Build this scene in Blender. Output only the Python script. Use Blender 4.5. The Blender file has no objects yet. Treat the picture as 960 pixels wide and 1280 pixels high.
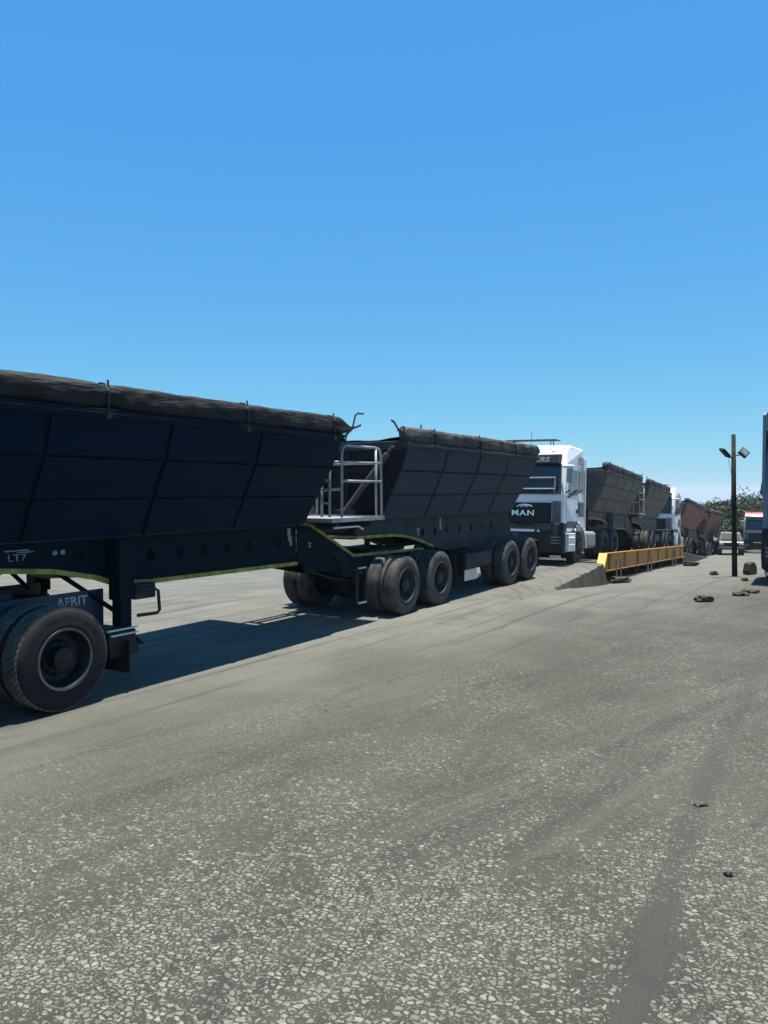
import bpy, bmesh, math, random
from mathutils import Vector, Matrix, noise as mnoise
rnd = random.Random(7)
R = math.radians
sc = bpy.context.scene
col = sc.collection

# ---------------------------------------------------------------- camera
cam_d = bpy.data.cameras.new("camera")
cam_d.sensor_width = 36.0
cam_d.lens = 950.0 / 1280.0 * 36.0
cam_d.clip_start = 0.05
cam_d.clip_end = 6000
cam = bpy.data.objects.new("camera", cam_d)
col.objects.link(cam)
EYE = 2.3
PITCH = math.atan2(28, 950)
cam.location = (0, 0, EYE)
cam.rotation_euler = (R(90) - PITCH, 0, 0)
sc.camera = cam

# ---------------------------------------------------------------- light
SUN_EL = R(86)
SUN_AZ = R(75)          # compass style: 0 = +Y, clockwise towards +X
sd = Vector((math.sin(SUN_AZ) * math.cos(SUN_EL), math.cos(SUN_AZ) * math.cos(SUN_EL), math.sin(SUN_EL)))
sun_l = bpy.data.lights.new("sun", 'SUN')
sun_l.energy = 5.0
sun_l.angle = R(0.53)
sun_l.color = (1.0, 0.965, 0.91)
sun = bpy.data.objects.new("sun", sun_l)
col.objects.link(sun)
sun.rotation_euler = sd.to_track_quat('Z', 'Y').to_euler()
sun.location = (0, 0, 30)

world = bpy.data.worlds.new("World")
sc.world = world
world.use_nodes = True
wn = world.node_tree
wn.nodes.clear()
w_out = wn.nodes.new('ShaderNodeOutputWorld')
w_bg = wn.nodes.new('ShaderNodeBackground')
w_sky = wn.nodes.new('ShaderNodeTexSky')
w_sky.sky_type = 'NISHITA'
w_sky.sun_disc = False
w_sky.sun_elevation = SUN_EL
w_sky.sun_rotation = SUN_AZ
w_sky.altitude = 100
w_sky.air_density = 1.0
w_sky.dust_density = 0.0
w_sky.ozone_density = 6.0
# grade of the clear sky: deep saturated blue above, pale cyan towards the horizon
w_bg.inputs['Strength'].default_value = 0.075
w_sep = wn.nodes.new('ShaderNodeSeparateColor')
w_cmb = wn.nodes.new('ShaderNodeCombineColor')
wn.links.new(w_sky.outputs[0], w_sep.inputs[0])
for ch, (pw, gain) in enumerate(((.866, .521), (.57, 1.543), (.152, 4.422))):
    w_p = wn.nodes.new('ShaderNodeMath'); w_p.operation = 'POWER'; w_p.inputs[1].default_value = pw
    w_g = wn.nodes.new('ShaderNodeMath'); w_g.operation = 'MULTIPLY'; w_g.inputs[1].default_value = gain
    wn.links.new(w_sep.outputs[ch], w_p.inputs[0])
    wn.links.new(w_p.outputs[0], w_g.inputs[0])
    wn.links.new(w_g.outputs[0], w_cmb.inputs[ch])
wn.links.new(w_cmb.outputs[0], w_bg.inputs['Color'])
wn.links.new(w_bg.outputs[0], w_out.inputs['Surface'])

sc.view_settings.view_transform = 'Standard'
sc.view_settings.look = 'None'
sc.view_settings.exposure = 1.0
sc.view_settings.gamma = 1.0
sc.view_settings.use_curve_mapping = False
sc.render.engine = 'CYCLES'
sc.cycles.max_bounces = 6

# ---------------------------------------------------------------- shader helpers
class G:
    def __init__(s, name):
        s.m = bpy.data.materials.new(name)
        s.m.use_nodes = True
        s.t = s.m.node_tree
        s.t.nodes.clear()
        s.out = s.t.nodes.new('ShaderNodeOutputMaterial')
        s.b = s.t.nodes.new('ShaderNodeBsdfPrincipled')
        s.t.links.new(s.b.outputs[0], s.out.inputs['Surface'])
    def put(s, sock, v):
        if hasattr(v, 'is_output'):
            s.t.links.new(v, sock)
        elif isinstance(v, (tuple, list)):
            sock.default_value = tuple(v) + ((1.0,) if len(v) == 3 and len(sock.default_value) == 4 else ())
        else:
            sock.default_value = v
    def n(s, typ, **kw):
        nd = s.t.nodes.new(typ)
        for k, v in kw.items():
            setattr(nd, k, v)
        return nd
    def math(s, op, a, b=0.0, c=0.0, clamp=False):
        nd = s.n('ShaderNodeMath', operation=op, use_clamp=clamp)
        s.put(nd.inputs[0], a); s.put(nd.inputs[1], b); s.put(nd.inputs[2], c)
        return nd.outputs[0]
    def mix(s, f, a, b, blend='MIX'):
        nd = s.n('ShaderNodeMix', data_type='RGBA', blend_type=blend)
        s.put(nd.inputs[0], f); s.put(nd.inputs[6], a); s.put(nd.inputs[7], b)
        return nd.outputs[2]
    def step(s, v, a, b, x=0.0, y=1.0):
        nd = s.n('ShaderNodeMapRange', interpolation_type='SMOOTHSTEP')
        s.put(nd.inputs[0], v); s.put(nd.inputs[1], a); s.put(nd.inputs[2], b); s.put(nd.inputs[3], x); s.put(nd.inputs[4], y)
        return nd.outputs[0]
    def coord(s, which='Object'):
        return s.n('ShaderNodeTexCoord').outputs[which]
    def pos(s):
        return s.n('ShaderNodeNewGeometry').outputs['Position']
    def mapping(s, vec, scale=(1, 1, 1), rot=(0, 0, 0), loc=(0, 0, 0)):
        nd = s.n('ShaderNodeMapping')
        s.put(nd.inputs['Vector'], vec)
        nd.inputs['Scale'].default_value = scale
        nd.inputs['Rotation'].default_value = rot
        nd.inputs['Location'].default_value = loc
        return nd.outputs[0]
    def noise(s, vec, scale, detail=3.0, rough=0.55, dist=0.0, dim='3D'):
        nd = s.n('ShaderNodeTexNoise', noise_dimensions=dim)
        s.put(nd.inputs['Vector'], vec)
        nd.inputs['Scale'].default_value = scale
        nd.inputs['Detail'].default_value = detail
        nd.inputs['Roughness'].default_value = rough
        nd.inputs['Distortion'].default_value = dist
        return nd.outputs['Fac']
    def voro(s, vec, scale, feature='F1', dim='2D', rand=1.0):
        nd = s.n('ShaderNodeTexVoronoi', voronoi_dimensions=dim, feature=feature)
        s.put(nd.inputs['Vector'], vec)
        nd.inputs['Scale'].default_value = scale
        nd.inputs['Randomness'].default_value = rand
        return nd
    def sep(s, v):
        nd = s.n('ShaderNodeSeparateXYZ')
        s.put(nd.inputs[0], v)
        return nd.outputs
    def bump(s, h, strength=0.3, dist=0.02):
        nd = s.n('ShaderNodeBump')
        nd.inputs['Strength'].default_value = strength
        nd.inputs['Distance'].default_value = dist
        s.put(nd.inputs['Height'], h)
        s.t.links.new(nd.outputs[0], s.b.inputs['Normal'])
    def fin(s, color, rough=0.6, metal=0.0, spec=0.5, coat=0.0):
        s.put(s.b.inputs['Base Color'], color)
        s.put(s.b.inputs['Roughness'], rough)
        s.put(s.b.inputs['Metallic'], metal)
        s.b.inputs['Specular IOR Level'].default_value = spec
        if coat:
            s.b.inputs['Coat Weight'].default_value = coat
        return s.m

def paint(name, base, dust=(.16, .14, .11), amt=.5, lo=.45, hi=.7, rough=.5, spec=.4, streak=True, scale=1.3):
    g = G(name)
    o = g.coord()
    a = g.noise(o, scale, 5, .62)
    b = g.noise(g.mapping(o, (3.2, 3.2, .5)), 2.2, 4, .6)
    k = g.math('ADD', g.math('MULTIPLY', a, .6), g.math('MULTIPLY', b, .4))
    f = g.step(k, lo, hi, 0.0, amt)
    fine = g.noise(o, 40, 2, .5)
    c = g.mix(f, base, dust)
    c = g.mix(g.step(fine, .35, .75, 0, .25), c, tuple(min(1, x * 1.5) for x in base))
    g.bump(g.noise(o, 2.2, 3), .22, .06)
    return g.fin(c, g.math('ADD', g.math('MULTIPLY', f, .35), rough, clamp=True), 0, spec)

def plain(name, base, rough=.5, metal=0.0, spec=.5, var=.25, scale=6.0, bump=.0):
    g = G(name)
    o = g.coord()
    a = g.noise(o, scale, 4, .6)
    c = g.mix(g.step(a, .3, .72), tuple(x * (1 - var) for x in base), tuple(min(1, x * (1 + var)) for x in base))
    if bump:
        g.bump(g.noise(o, scale * 4, 4), bump, .02)
    return g.fin(c, rough, metal, spec)

M = {}
M['navy'] = paint('navy_paint', (.0004, .0100, .0250), (.006, .020, .034), .35, .5, .8, .5, .06)
M['navy_shell'] = paint('navy_underside', (.003, .005, .009), (.02, .02, .02), .3, .5, .75, .7, .2)  # near-black shell: shade of the grooves between plates put into the colour
M['navy_web'] = paint('chassis_navy', (.0012, .0095, .0160), (.014, .022, .026), .35, .5, .75, .6, .07)
M['dusty'] = paint('dusty_navy_paint', (.022, .038, .056), (.064, .069, .078), .55, .42, .66, .65, .18)
M['dusty_shell'] = paint('dusty_shell', (.007, .008, .012), (.03, .03, .028), .4, .45, .7, .7, .2)  # dusty, and darker than the plates: groove shade put into the colour
M['dusty_web'] = paint('dusty_chassis', (.028, .031, .034), (.095, .085, .072), .6, .42, .66, .7, .2)
M['grey'] = paint('grey_dust_paint', (.065, .063, .056), (.20, .185, .155), .7, .42, .66, .6, .35)
M['grey_shell'] = paint('grey_shell', (.08, .078, .07), (.18, .165, .14), .5, .45, .7, .7, .2)
M['grey_web'] = paint('grey_chassis', (.085, .078, .066), (.22, .19, .15), .6, .42, .66, .7, .2)
M['rust'] = paint('rust_dust_paint', (0.2180, 0.1026, 0.0767), (0.3672, 0.2150, 0.1496), .6, .42, .66, .75, .2)
M['rust_shell'] = paint('rust_shell', (0.1262, 0.0733, 0.0589), (0.2525, 0.1613, 0.1215), .5, .45, .7, .7, .2)
M['rust_web'] = paint('rust_chassis', (0.1148, 0.0811, 0.0673), (0.2525, 0.1759, 0.1356), .6, .42, .66, .7, .2)
M['white'] = paint('white_cab_paint', (.80, .77, .71), (.42, .38, .31), .5, .52, .75, .35, .5)
M['red'] = paint('red_cab_paint', (.42, .03, .04), (.4, .25, .2), .35, .5, .75, .4, .5)
M['cabgrey'] = paint('grey_cab_paint', (.3, .3, .31), (.36, .33, .28), .4, .5, .75, .4, .5)
M['shade_grey'] = paint('shaded_white_cab_paint', (.16, .19, .23), (.2, .2, .19), .4, .5, .75, .4, .4)  # white cab with the bluish tone of shade put into its paint
M['bluecab'] = paint('dark_blue_cab_paint', (.012, .02, .04), (.06, .055, .05), .4, .5, .75, .4, .5)
M['black'] = plain('black_plastic', (.008, .008, .008), .55, 0, .35)
M['steel'] = plain('dark_steel', (.022, .022, .024), .6, .3, .4)
M['steel_dusty'] = plain('dusty_steel', (.07, .064, .054), .8, 0, .3)
M['silver'] = plain('galvanised_rail', (.30, .30, .29), .5, .3, .5)
M['duct_grey'] = plain('grey_plastic', (.10, .105, .12), .5, 0, .4)
M['chrome'] = plain('bright_metal', (.7, .7, .7), .25, .9, .5, .1)
M['yellow_dirty'] = plain('dirty_yellow_strip', (.30, .24, .045), .65, 0, .3, .4)
M['plate'] = plain('plate_white', (.62, .60, .5), .5, 0, .4, .12)
M['letter_faded'] = plain('faded_white_lettering', (.42, .42, .40), .6, 0, .3, .5, 25)
M['letter'] = plain('white_lettering', (.78, .78, .76), .5, 0, .4, .08)
M['letter_worn'] = plain('worn_lettering', (.24, .27, .27), .6, 0, .3, .5, 30)
M['lamp'] = plain('lamp_lens', (.5, .5, .48), .15, 0, .6, .1)
M['red_lens'] = plain('red_lens', (.3, .015, .015), .2, 0, .6, .1)
M['amber'] = plain('amber_lens', (.5, .18, .02), .2, 0, .6, .1)
M['rubber_flap'] = plain('rubber_flap', (.015, .015, .015), .8, 0, .2)
M['wood'] = plain('weathered_pole', (.035, .03, .024), .9, 0, .2, .4, 9, .4)
M['bark'] = plain('bark', (.08, .06, .045), .9, 0, .2, .4, 5, .5)

def glass_mat():
    g = G('cab_glass')
    o = g.coord()
    a = g.noise(o, 3.0, 3)
    c = g.mix(a, (.012, .016, .022), (.04, .045, .05))
    return g.fin(c, .06, 0, .6)
M['glass'] = glass_mat()

def tyre_mat(name, base, dust, amt):
    g = G(name)
    o = g.coord()
    a = g.noise(o, 5.0, 5, .65)
    b = g.noise(o, 60.0, 2, .6)
    f = g.math('MULTIPLY', g.step(a, .32, .68, .25, 1.0), amt)
    c = g.mix(f, base, dust)
    c = g.mix(g.step(b, .4, .7, 0, .3), c, tuple(x * .6 for x in dust))
    g.bump(b, .15, .004)
    return g.fin(c, .88, 0, .2)
M['tyre'] = tyre_mat('tyre_rubber', (.008, .008, .009), (.05, .048, .043), .35)
M['tread'] = tyre_mat('dusty_tread', (.07, .066, .056), (.20, .19, .15), .95)
M['tyre_dusty'] = tyre_mat('dusty_tyre', (.019, .019, .018), (.105, .101, .09), .8)
M['rim_dark'] = plain('dark_rim', (.009, .010, .012), .5, .2, .4, .4, 10)
M['rim_dusty'] = plain('dusty_rim', (.035, .032, .028), .75, 0, .3, .4, 10)
M['rim_lip'] = plain('bare_rim_lip', (.10, .10, .095), .45, .4, .5, .3, 10)

def tarp_mat(name, base, dust):
    g = G(name)
    o = g.coord()
    a = g.noise(o, 2.5, 5, .6)
    b = g.noise(g.mapping(o, (1, 6, 6)), 3.0, 4, .6, 1.0)
    c = g.mix(g.step(a, .35, .7), base, dust)
    g.bump(g.math('ADD', b, g.math('MULTIPLY', g.noise(o, 14, 3), .3)), .55, .05)
    return g.fin(c, .7, 0, .3)
M['tarp'] = tarp_mat('black_tarpaulin', (.0065, .0065, .0065), (.027, .025, .021))
M['tarp_dusty'] = tarp_mat('dusty_tarpaulin', (.032, .028, .024), (.10, .085, .066))
M['tarp_grey'] = tarp_mat('grey_tarpaulin', (.03, .03, .029), (.085, .08, .07))

def concrete_mat(name, a, b, bump=.5):
    g = G(name)
    p = g.pos()
    n1 = g.noise(p, .6, 6, .65)
    n2 = g.noise(p, 9.0, 5, .7)
    st = g.noise(g.mapping(p, (5.0, .35, 1), (0, 0, R(30))), 1.0, 4, .6, .4)
    c = g.mix(g.step(n1, .32, .68), a, b)
    c = g.mix(g.step(st, .5, .68, 0, .6), c, tuple(x * .55 for x in a))
    c = g.mix(g.step(n2, .48, .75, 0, .5), c, tuple(x * .5 for x in a))
    g.bump(n2, bump, .03)
    return g.fin(c, .92, 0, .2)
M['concrete'] = concrete_mat('ramp_concrete', (.100, .095, .077), (.140, .132, .106))
M['rough_concrete'] = concrete_mat('rough_shaded_concrete', (0.0234, 0.0210, 0.0161), (0.0521, 0.0462, 0.0345), .9)  # rough concrete, darkened: shade of the ramp's side walls put in
M['rubble'] = concrete_mat('rubble_stone', (0.0351, 0.0323, 0.0258), (0.0938, 0.0848, 0.0646), .9)

def beam_mat():
    g = G('shaded_beam_yellow')
    p = g.coord()
    n1 = g.noise(p, 1.2, 5, .65)
    n2 = g.noise(g.mapping(p, (6, 6, .7)), 2.0, 4, .6)
    c = g.mix(g.step(n1, .35, .7), (.48, .22, .03), (.33, .155, .032))  # browner yellow: shade on the beam's side put into the colour
    c = g.mix(g.step(n2, .56, .72, 0, .75), c, (.12, .05, .018))
    return g.fin(c, .6, 0, .35)
M['beam'] = beam_mat()

def leaf_mat(name, a, b):
    g = G(name)
    oi = g.n('ShaderNodeObjectInfo').outputs['Random']
    p = g.pos()
    n = g.noise(p, .9, 3)
    n2 = g.noise(p, 7.0, 2)
    c = g.mix(g.step(g.math('ADD', g.math('MULTIPLY', n, .65), g.math('MULTIPLY', n2, .35)), .33, .66), a, b)
    c = g.mix(g.math('MULTIPLY', oi, .35), c, (.10, .10, .045))
    g.b.inputs['Transmission Weight'].default_value = 0
    return g.fin(c, .65, 0, .25)
M['leaf'] = leaf_mat('foliage', (0.0310, 0.0465, 0.0217), (0.0806, 0.0992, 0.0496))
M['leaf_dark'] = leaf_mat('foliage_dark', (0.0217, 0.0341, 0.0186), (0.0558, 0.0713, 0.0372))

# ---------------------------------------------------------------- ground material
def ground_mat():
    g = G('yard_surface')
    p = g.pos()
    X, Y, Z = g.sep(p)
    # warped coordinates
    wv = g.noise(p, .22, 3, .5)
    wv2 = g.noise(p, 1.4, 4, .6)
    # lane mask: pale dusty concrete on the truck side, worn asphalt on the near side
    edge = g.math('SUBTRACT', Y, g.math('ADD', g.math('MULTIPLY', X, 1.0), 10.4))
    edge = g.math('ADD', edge, g.math('MULTIPLY', g.math('SUBTRACT', wv, .5), 5.0))
    edge = g.math('ADD', edge, g.math('MULTIPLY', g.math('SUBTRACT', wv2, .5), 1.6))
    lane = g.step(edge, -3.6, 2.6)
    # tyre-swept streaks, following the turning direction
    def along(deg, cross, length):
        return g.mapping(g.mapping(p, (1, 1, 1), (0, 0, R(deg))), (cross, length, 1))
    s1 = g.noise(along(50, 1.5, .10), 1.3, 5, .62, .35)
    s2 = g.noise(along(46, 7.5, .16), 1.3, 4, .6, .25)
    s3 = g.noise(along(33, 4.0, .13), 1.2, 4, .6, .3)
    sw = g.n('ShaderNodeVectorMath', operation='LENGTH')
    swp = g.n('ShaderNodeVectorMath', operation='SUBTRACT'); g.put(swp.inputs[0], p); swp.inputs[1].default_value = (26.0, -19.0, 0.0)
    g.t.links.new(swp.outputs[0], sw.inputs[0])
    rad = g.math('ADD', sw.outputs['Value'], g.math('MULTIPLY', wv, 1.6))
    cmb = g.n('ShaderNodeCombineXYZ'); g.put(cmb.inputs[0], rad)
    band = g.noise(cmb.outputs[0], 1.1, 6, .72)
    bandm = g.step(g.noise(p, .25, 3), .38, .62, .15, 1.0)
    patch = g.noise(p, .55, 5, .62, .6)
    fine = g.noise(p, 55.0, 4, .65)
    grit = g.noise(p, 170.0, 2, .6)
    # asphalt matrix
    asp = g.mix(g.step(patch, .32, .68), (0.0393, 0.0374, 0.0271), (0.0579, 0.0552, 0.0403))
    asp = g.mix(g.step(s1, .42, .62, 0, .5), asp, (0.0706, 0.0664, 0.0473))
    asp = g.mix(g.step(s2, .50, .68, 0, .7), asp, (0.0289, 0.0283, 0.0218))
    asp = g.mix(g.step(s2, .32, .46, .7, 0), asp, (0.0913, 0.0857, 0.0617))
    asp = g.mix(g.step(grit, .45, .62, 0, .35), asp, (0.1032, 0.0963, 0.0683))
    asp = g.mix(g.step(g.noise(p, 95.0, 3, .7), .50, .66, 0, .55), asp, (.155, .146, .112))
    asp = g.mix(g.step(fine, .35, .62, 0, .55), asp, (0.0211, 0.0203, 0.0153))
    asp = g.mix(g.step(patch, .35, .65, .35, .75), asp, g.mix(.5, asp, (.083, .080, .062)))
    asp = g.mix(g.math('MULTIPLY', g.step(band, .53, .62, 0, .8), bandm), asp, (.040, .038, .031))
    asp = g.mix(g.math('MULTIPLY', g.step(band, .38, .47, .8, 0), bandm), asp, (.115, .108, .083))
    for (rc, wd, am) in ((37.2, .16, .55), (35.1, .12, .5), (34.7, .10, .45), (39.4, .14, .5)):
        arc = g.step(g.math('ABSOLUTE', g.math('SUBTRACT', rad, rc + .8)), wd * .35, wd, am, 0)
        asp = g.mix(g.math('MULTIPLY', arc, g.step(patch, .3, .6, .3, 1.0)), asp, (.040, .038, .032))
    nearf = g.step(g.math('ADD', g.math('SQRT', g.math('ADD', g.math('MULTIPLY', X, X), g.math('MULTIPLY', Y, Y))), g.math('MULTIPLY', wv, 2.0)), 4.2, 7.2, 1, 0)
    asp = g.mix(g.math('MULTIPLY', nearf, .30), asp, (.022, .021, .018))
    # exposed aggregate: pale flat stones set in the binder
    wp = g.n('ShaderNodeVectorMath', operation='ADD')
    nz = g.n('ShaderNodeTexNoise'); g.put(nz.inputs['Vector'], p); nz.inputs['Scale'].default_value = 26.0; nz.inputs['Detail'].default_value = 4.0
    sc_ = g.n('ShaderNodeVectorMath', operation='SCALE'); g.t.links.new(nz.outputs['Color'], sc_.inputs[0]); sc_.inputs['Scale'].default_value = .035
    g.put(wp.inputs[0], p); g.t.links.new(sc_.outputs[0], wp.inputs[1])
    q = g.mapping(g.mapping(wp.outputs[0], (1, 1, 1), (0, 0, R(15))), (.84, 1.1, 1))
    def stones(scale, r0, r1, thr, vec):
        v = g.voro(vec, scale)
        ve = g.voro(vec, scale, 'DISTANCE_TO_EDGE')
        sp = g.n('ShaderNodeSeparateColor'); g.t.links.new(v.outputs['Color'], sp.inputs[0])
        gap = g.math('ADD', r0, g.math('MULTIPLY', sp.outputs[1], r1 - r0))
        body = g.step(g.math('SUBTRACT', ve.outputs['Distance'], gap), -.03, .045)
        have = g.math('GREATER_THAN', sp.outputs[0], thr)
        return g.math('MULTIPLY', body, have), sp.outputs[2], v.outputs['Distance']
    dens = g.noise(p, .7, 4, .6, .5)
    dens2 = g.noise(along(42, 1.4, .25), 1.2, 4, .6)
    wear = g.math('ADD', g.math('MULTIPLY', dens, .55), g.math('MULTIPLY', dens2, .45))
    thr = g.step(wear, .38, .60, .86, .14)
    thr = g.math('SUBTRACT', thr, g.math('MULTIPLY', nearf, .09))
    thr2 = g.math('ADD', thr, -.08)
    dist = g.math('SQRT', g.math('ADD', g.math('MULTIPLY', X, X), g.math('MULTIPLY', Y, Y)))
    thr = g.math('ADD', thr, g.step(g.math('ADD', dist, g.math('MULTIPLY', wv, 2.5)), 4.6, 7.6, 0, .52))
    # the smooth dark wheel track that runs up the right of the yard
    tr = g.math('SUBTRACT', X, g.math('ADD', g.math('ADD', g.math('MULTIPLY', Y, .46), -.52), g.math('MULTIPLY', g.math('MULTIPLY', Y, Y), .0095)))
    tr = g.math('ADD', tr, g.math('MULTIPLY', g.math('SUBTRACT', wv2, .5), .22))
    track = g.math('MULTIPLY', g.step(g.math('ABSOLUTE', tr), .03, .16, 1, 0), g.step(Y, 4.0, 10.0, 1.0, .45))
    track = g.math('MULTIPLY', track, g.step(patch, .2, .55, .55, 1.0))
    thr = g.math('ADD', thr, g.math('MULTIPLY', track, .75))
    m1, c1, d1 = stones(31.0, .09, .27, thr, q)
    m2, c2, d2 = stones(52.0, .08, .32, g.math('ADD', thr2, g.math('MULTIPLY', track, .5)), q)
    notlane = g.math('SUBTRACT', 1.0, g.math('MULTIPLY', lane, .75))
    m1 = g.math('MULTIPLY', m1, notlane)
    m2 = g.math('MULTIPLY', m2, g.math('MULTIPLY', notlane, .8))
    st1 = g.mix(c1, (0.1201, 0.1110, 0.0849), (0.2717, 0.2545, 0.1986))
    st2 = g.mix(c2, (0.0979, 0.0938, 0.0730), (0.2149, 0.2016, 0.1568))
    st1 = g.mix(g.step(fine, .35, .65, 0, .6), st1, (0.1074, 0.0991, 0.0767))
    st2 = g.mix(g.step(fine, .35, .65, 0, .5), st2, (0.0885, 0.0826, 0.0641))
    asp = g.mix(g.math('MULTIPLY', track, .6), asp, (0.0519, 0.0503, 0.0418))
    asp = g.mix(m2, asp, st2)
    asp = g.mix(m1, asp, st1)
    # pale lane
    ln = g.mix(g.step(patch, .3, .7), (0.1126, 0.1102, 0.0889), (0.1576, 0.1543, 0.1249))
    ln = g.mix(g.step(s3, .52, .70, 0, .7), ln, (0.0526, 0.0527, 0.0457))
    ln = g.mix(g.step(s1, .55, .7, 0, .5), ln, (0.0743, 0.0742, 0.0621))
    ln = g.mix(g.step(fine, .45, .72, 0, .45), ln, (0.0647, 0.0640, 0.0548))
    c = g.mix(lane, asp, ln)
    # cracks and seams
    nw = g.n('ShaderNodeTexNoise'); g.put(nw.inputs['Vector'], p); nw.inputs['Scale'].default_value = .9; nw.inputs['Detail'].default_value = 6.0; nw.inputs['Roughness'].default_value = .65
    nws = g.n('ShaderNodeVectorMath', operation='SCALE'); g.t.links.new(nw.outputs['Color'], nws.inputs[0]); nws.inputs['Scale'].default_value = 2.6
    nwa = g.n('ShaderNodeVectorMath', operation='ADD'); g.put(nwa.inputs[0], p); g.t.links.new(nws.outputs[0], nwa.inputs[1])
    c = g.mix(g.math('MULTIPLY', g.math('MULTIPLY', m1, nearf), .06), c, (.42, .40, .31))
    ck = g.voro(nwa.outputs[0], .27, 'DISTANCE_TO_EDGE')
    crack = g.step(g.math('ADD', ck.outputs['Distance'], g.math('MULTIPLY', wv2, .012)), .003, .010, 1, 0)
    crack = g.math('MULTIPLY', crack, g.step(wv, .44, .58, 0, .8))
    c = g.mix(crack, c, (0.0208, 0.0204, 0.0190))
    # oil and rubber stains
    oil = g.noise(p, .9, 4, .6, 1.0)
    c = g.mix(g.step(oil, .62, .76, 0, .45), c, (0.0260, 0.0258, 0.0253))
    h = g.math('ADD', g.math('MULTIPLY', m1, .8), g.math('MULTIPLY', m2, .4))
    h = g.math('ADD', h, g.math('MULTIPLY', fine, .6))
    h = g.math('ADD', h, g.math('MULTIPLY', grit, .25))
    h = g.math('SUBTRACT', h, crack)
    g.bump(h, .75, .026)
    return g.fin(c, g.math('SUBTRACT', .93, g.math('MULTIPLY', m1, .18)), 0, .25)
M['ground'] = ground_mat()

# ---------------------------------------------------------------- mesh builder
OFF = Vector((0, 0, 0))
class MB:
    def __init__(s):
        s.v = []; s.f = []
    def add(s, vs, fs):
        b = len(s.v)
        s.v += [tuple(v) for v in vs]
        s.f += [tuple(b + i for i in f) for f in fs]
        return s
    def box(s, x0, x1, y0, y1, z0, z1, rot=None, piv=None):
        vs = [Vector((x, y, z)) for x in (x0, x1) for y in (y0, y1) for z in (z0, z1)]
        if rot is not None:
            p = Vector(piv) if piv else Vector(((x0 + x1) / 2, (y0 + y1) / 2, (z0 + z1) / 2))
            vs = [p + rot @ (v - p) for v in vs]
        return s.add(vs, [(0, 1, 3, 2), (4, 6, 7, 5), (0, 4, 5, 1), (2, 3, 7, 6), (0, 2, 6, 4), (1, 5, 7, 3)])
    def tube(s, pts, r, seg=8, cap=True):
        pts = [Vector(p) for p in pts]
        rs = r if isinstance(r, (list, tuple)) else [r] * len(pts)
        rings = []
        up = None
        for i, p in enumerate(pts):
            d = (pts[min(i + 1, len(pts) - 1)] - pts[max(i - 1, 0)]).normalized()
            if up is None:
                up = Vector((0, 0, 1)) if abs(d.z) < .9 else Vector((1, 0, 0))
            a = d.cross(up).normalized()
            b = a.cross(d).normalized()
            up = b
            rings.append([p + (a * math.cos(t) + b * math.sin(t)) * rs[i] for t in [2 * math.pi * k / seg for k in range(seg)]])
        vs = [v for rg in rings for v in rg]
        fs = []
        for i in range(len(pts) - 1):
            for k in range(seg):
                fs.append((i * seg + k, i * seg + (k + 1) % seg, (i + 1) * seg + (k + 1) % seg, (i + 1) * seg + k))
        if cap:
            fs.append(tuple(range(seg))[::-1]); fs.append(tuple((len(pts) - 1) * seg + k for k in range(seg)))
        return s.add(vs, fs)
    def lathe(s, prof, c=(0, 0, 0), seg=40, a0=0.0, a1=2 * math.pi):
        """profile of (y, radius) turned about the y axis"""
        full = abs(a1 - a0 - 2 * math.pi) < 1e-6
        n = seg if full else seg + 1
        vs = []
        for k in range(n):
            t = a0 + (a1 - a0) * k / seg
            for (y, r) in prof:
                vs.append((c[0] + r * math.cos(t), c[1] + y, c[2] + r * math.sin(t)))
        m = len(prof)
        fs = []
        for k in range(seg):
            k2 = (k + 1) % n
            for j in range(m - 1):
                fs.append((k * m + j, k * m + j + 1, k2 * m + j + 1, k2 * m + j))
        return s.add(vs, fs)
    def prism(s, poly, y0, y1, wf=None):
        """polygon in x,z pushed from y0 to y1; wf(z) scales the width"""
        n = len(poly)
        f = wf or (lambda z: 1.0)
        vs = [(x, y0 * f(z), z) for x, z in poly] + [(x, y1 * f(z), z) for x, z in poly]
        fs = [tuple(range(n)), tuple(range(2 * n - 1, n - 1, -1))]
        fs += [(i, n + i, n + (i + 1) % n, (i + 1) % n) for i in range(n)]
        return s.add(vs, fs)
    def quadstrip(s, a, b):
        n = len(a)
        return s.add(list(a) + list(b), [(i, i + 1, n + i + 1, n + i) for i in range(n - 1)])
    def mesh(s, name, mat, smooth=False, fixn=True):
        me = bpy.data.meshes.new(name)
        me.from_pydata([tuple(Vector(v) - OFF) for v in s.v], [], s.f)
        if fixn:
            bm = bmesh.new(); bm.from_mesh(me)
            bmesh.ops.recalc_face_normals(bm, faces=bm.faces)
            bm.to_mesh(me); bm.free()
        if isinstance(mat, str):
            mat = M[mat]
        me.materials.append(mat)
        if smooth:
            me.polygons.foreach_set('use_smooth', [True] * len(me.polygons))
        me.update()
        return me
    def build(s, name, mat, parent=None, smooth=False, bevel=0.0, fixn=True, loc=None, auto=False):
        me = s.mesh(name, mat, smooth or auto, fixn)
        o = bpy.data.objects.new(name, me)
        col.objects.link(o)
        o.parent = parent
        if loc is not None:
            o.location = loc
        if bevel:
            md = o.modifiers.new('bevel', 'BEVEL'); md.width = bevel; md.segments = 2; md.limit_method = 'ANGLE'; md.angle_limit = R(35)
        if auto:
            try:
                me.set_sharp_from_angle(angle=R(32))
            except Exception:
                pass
        return o

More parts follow.
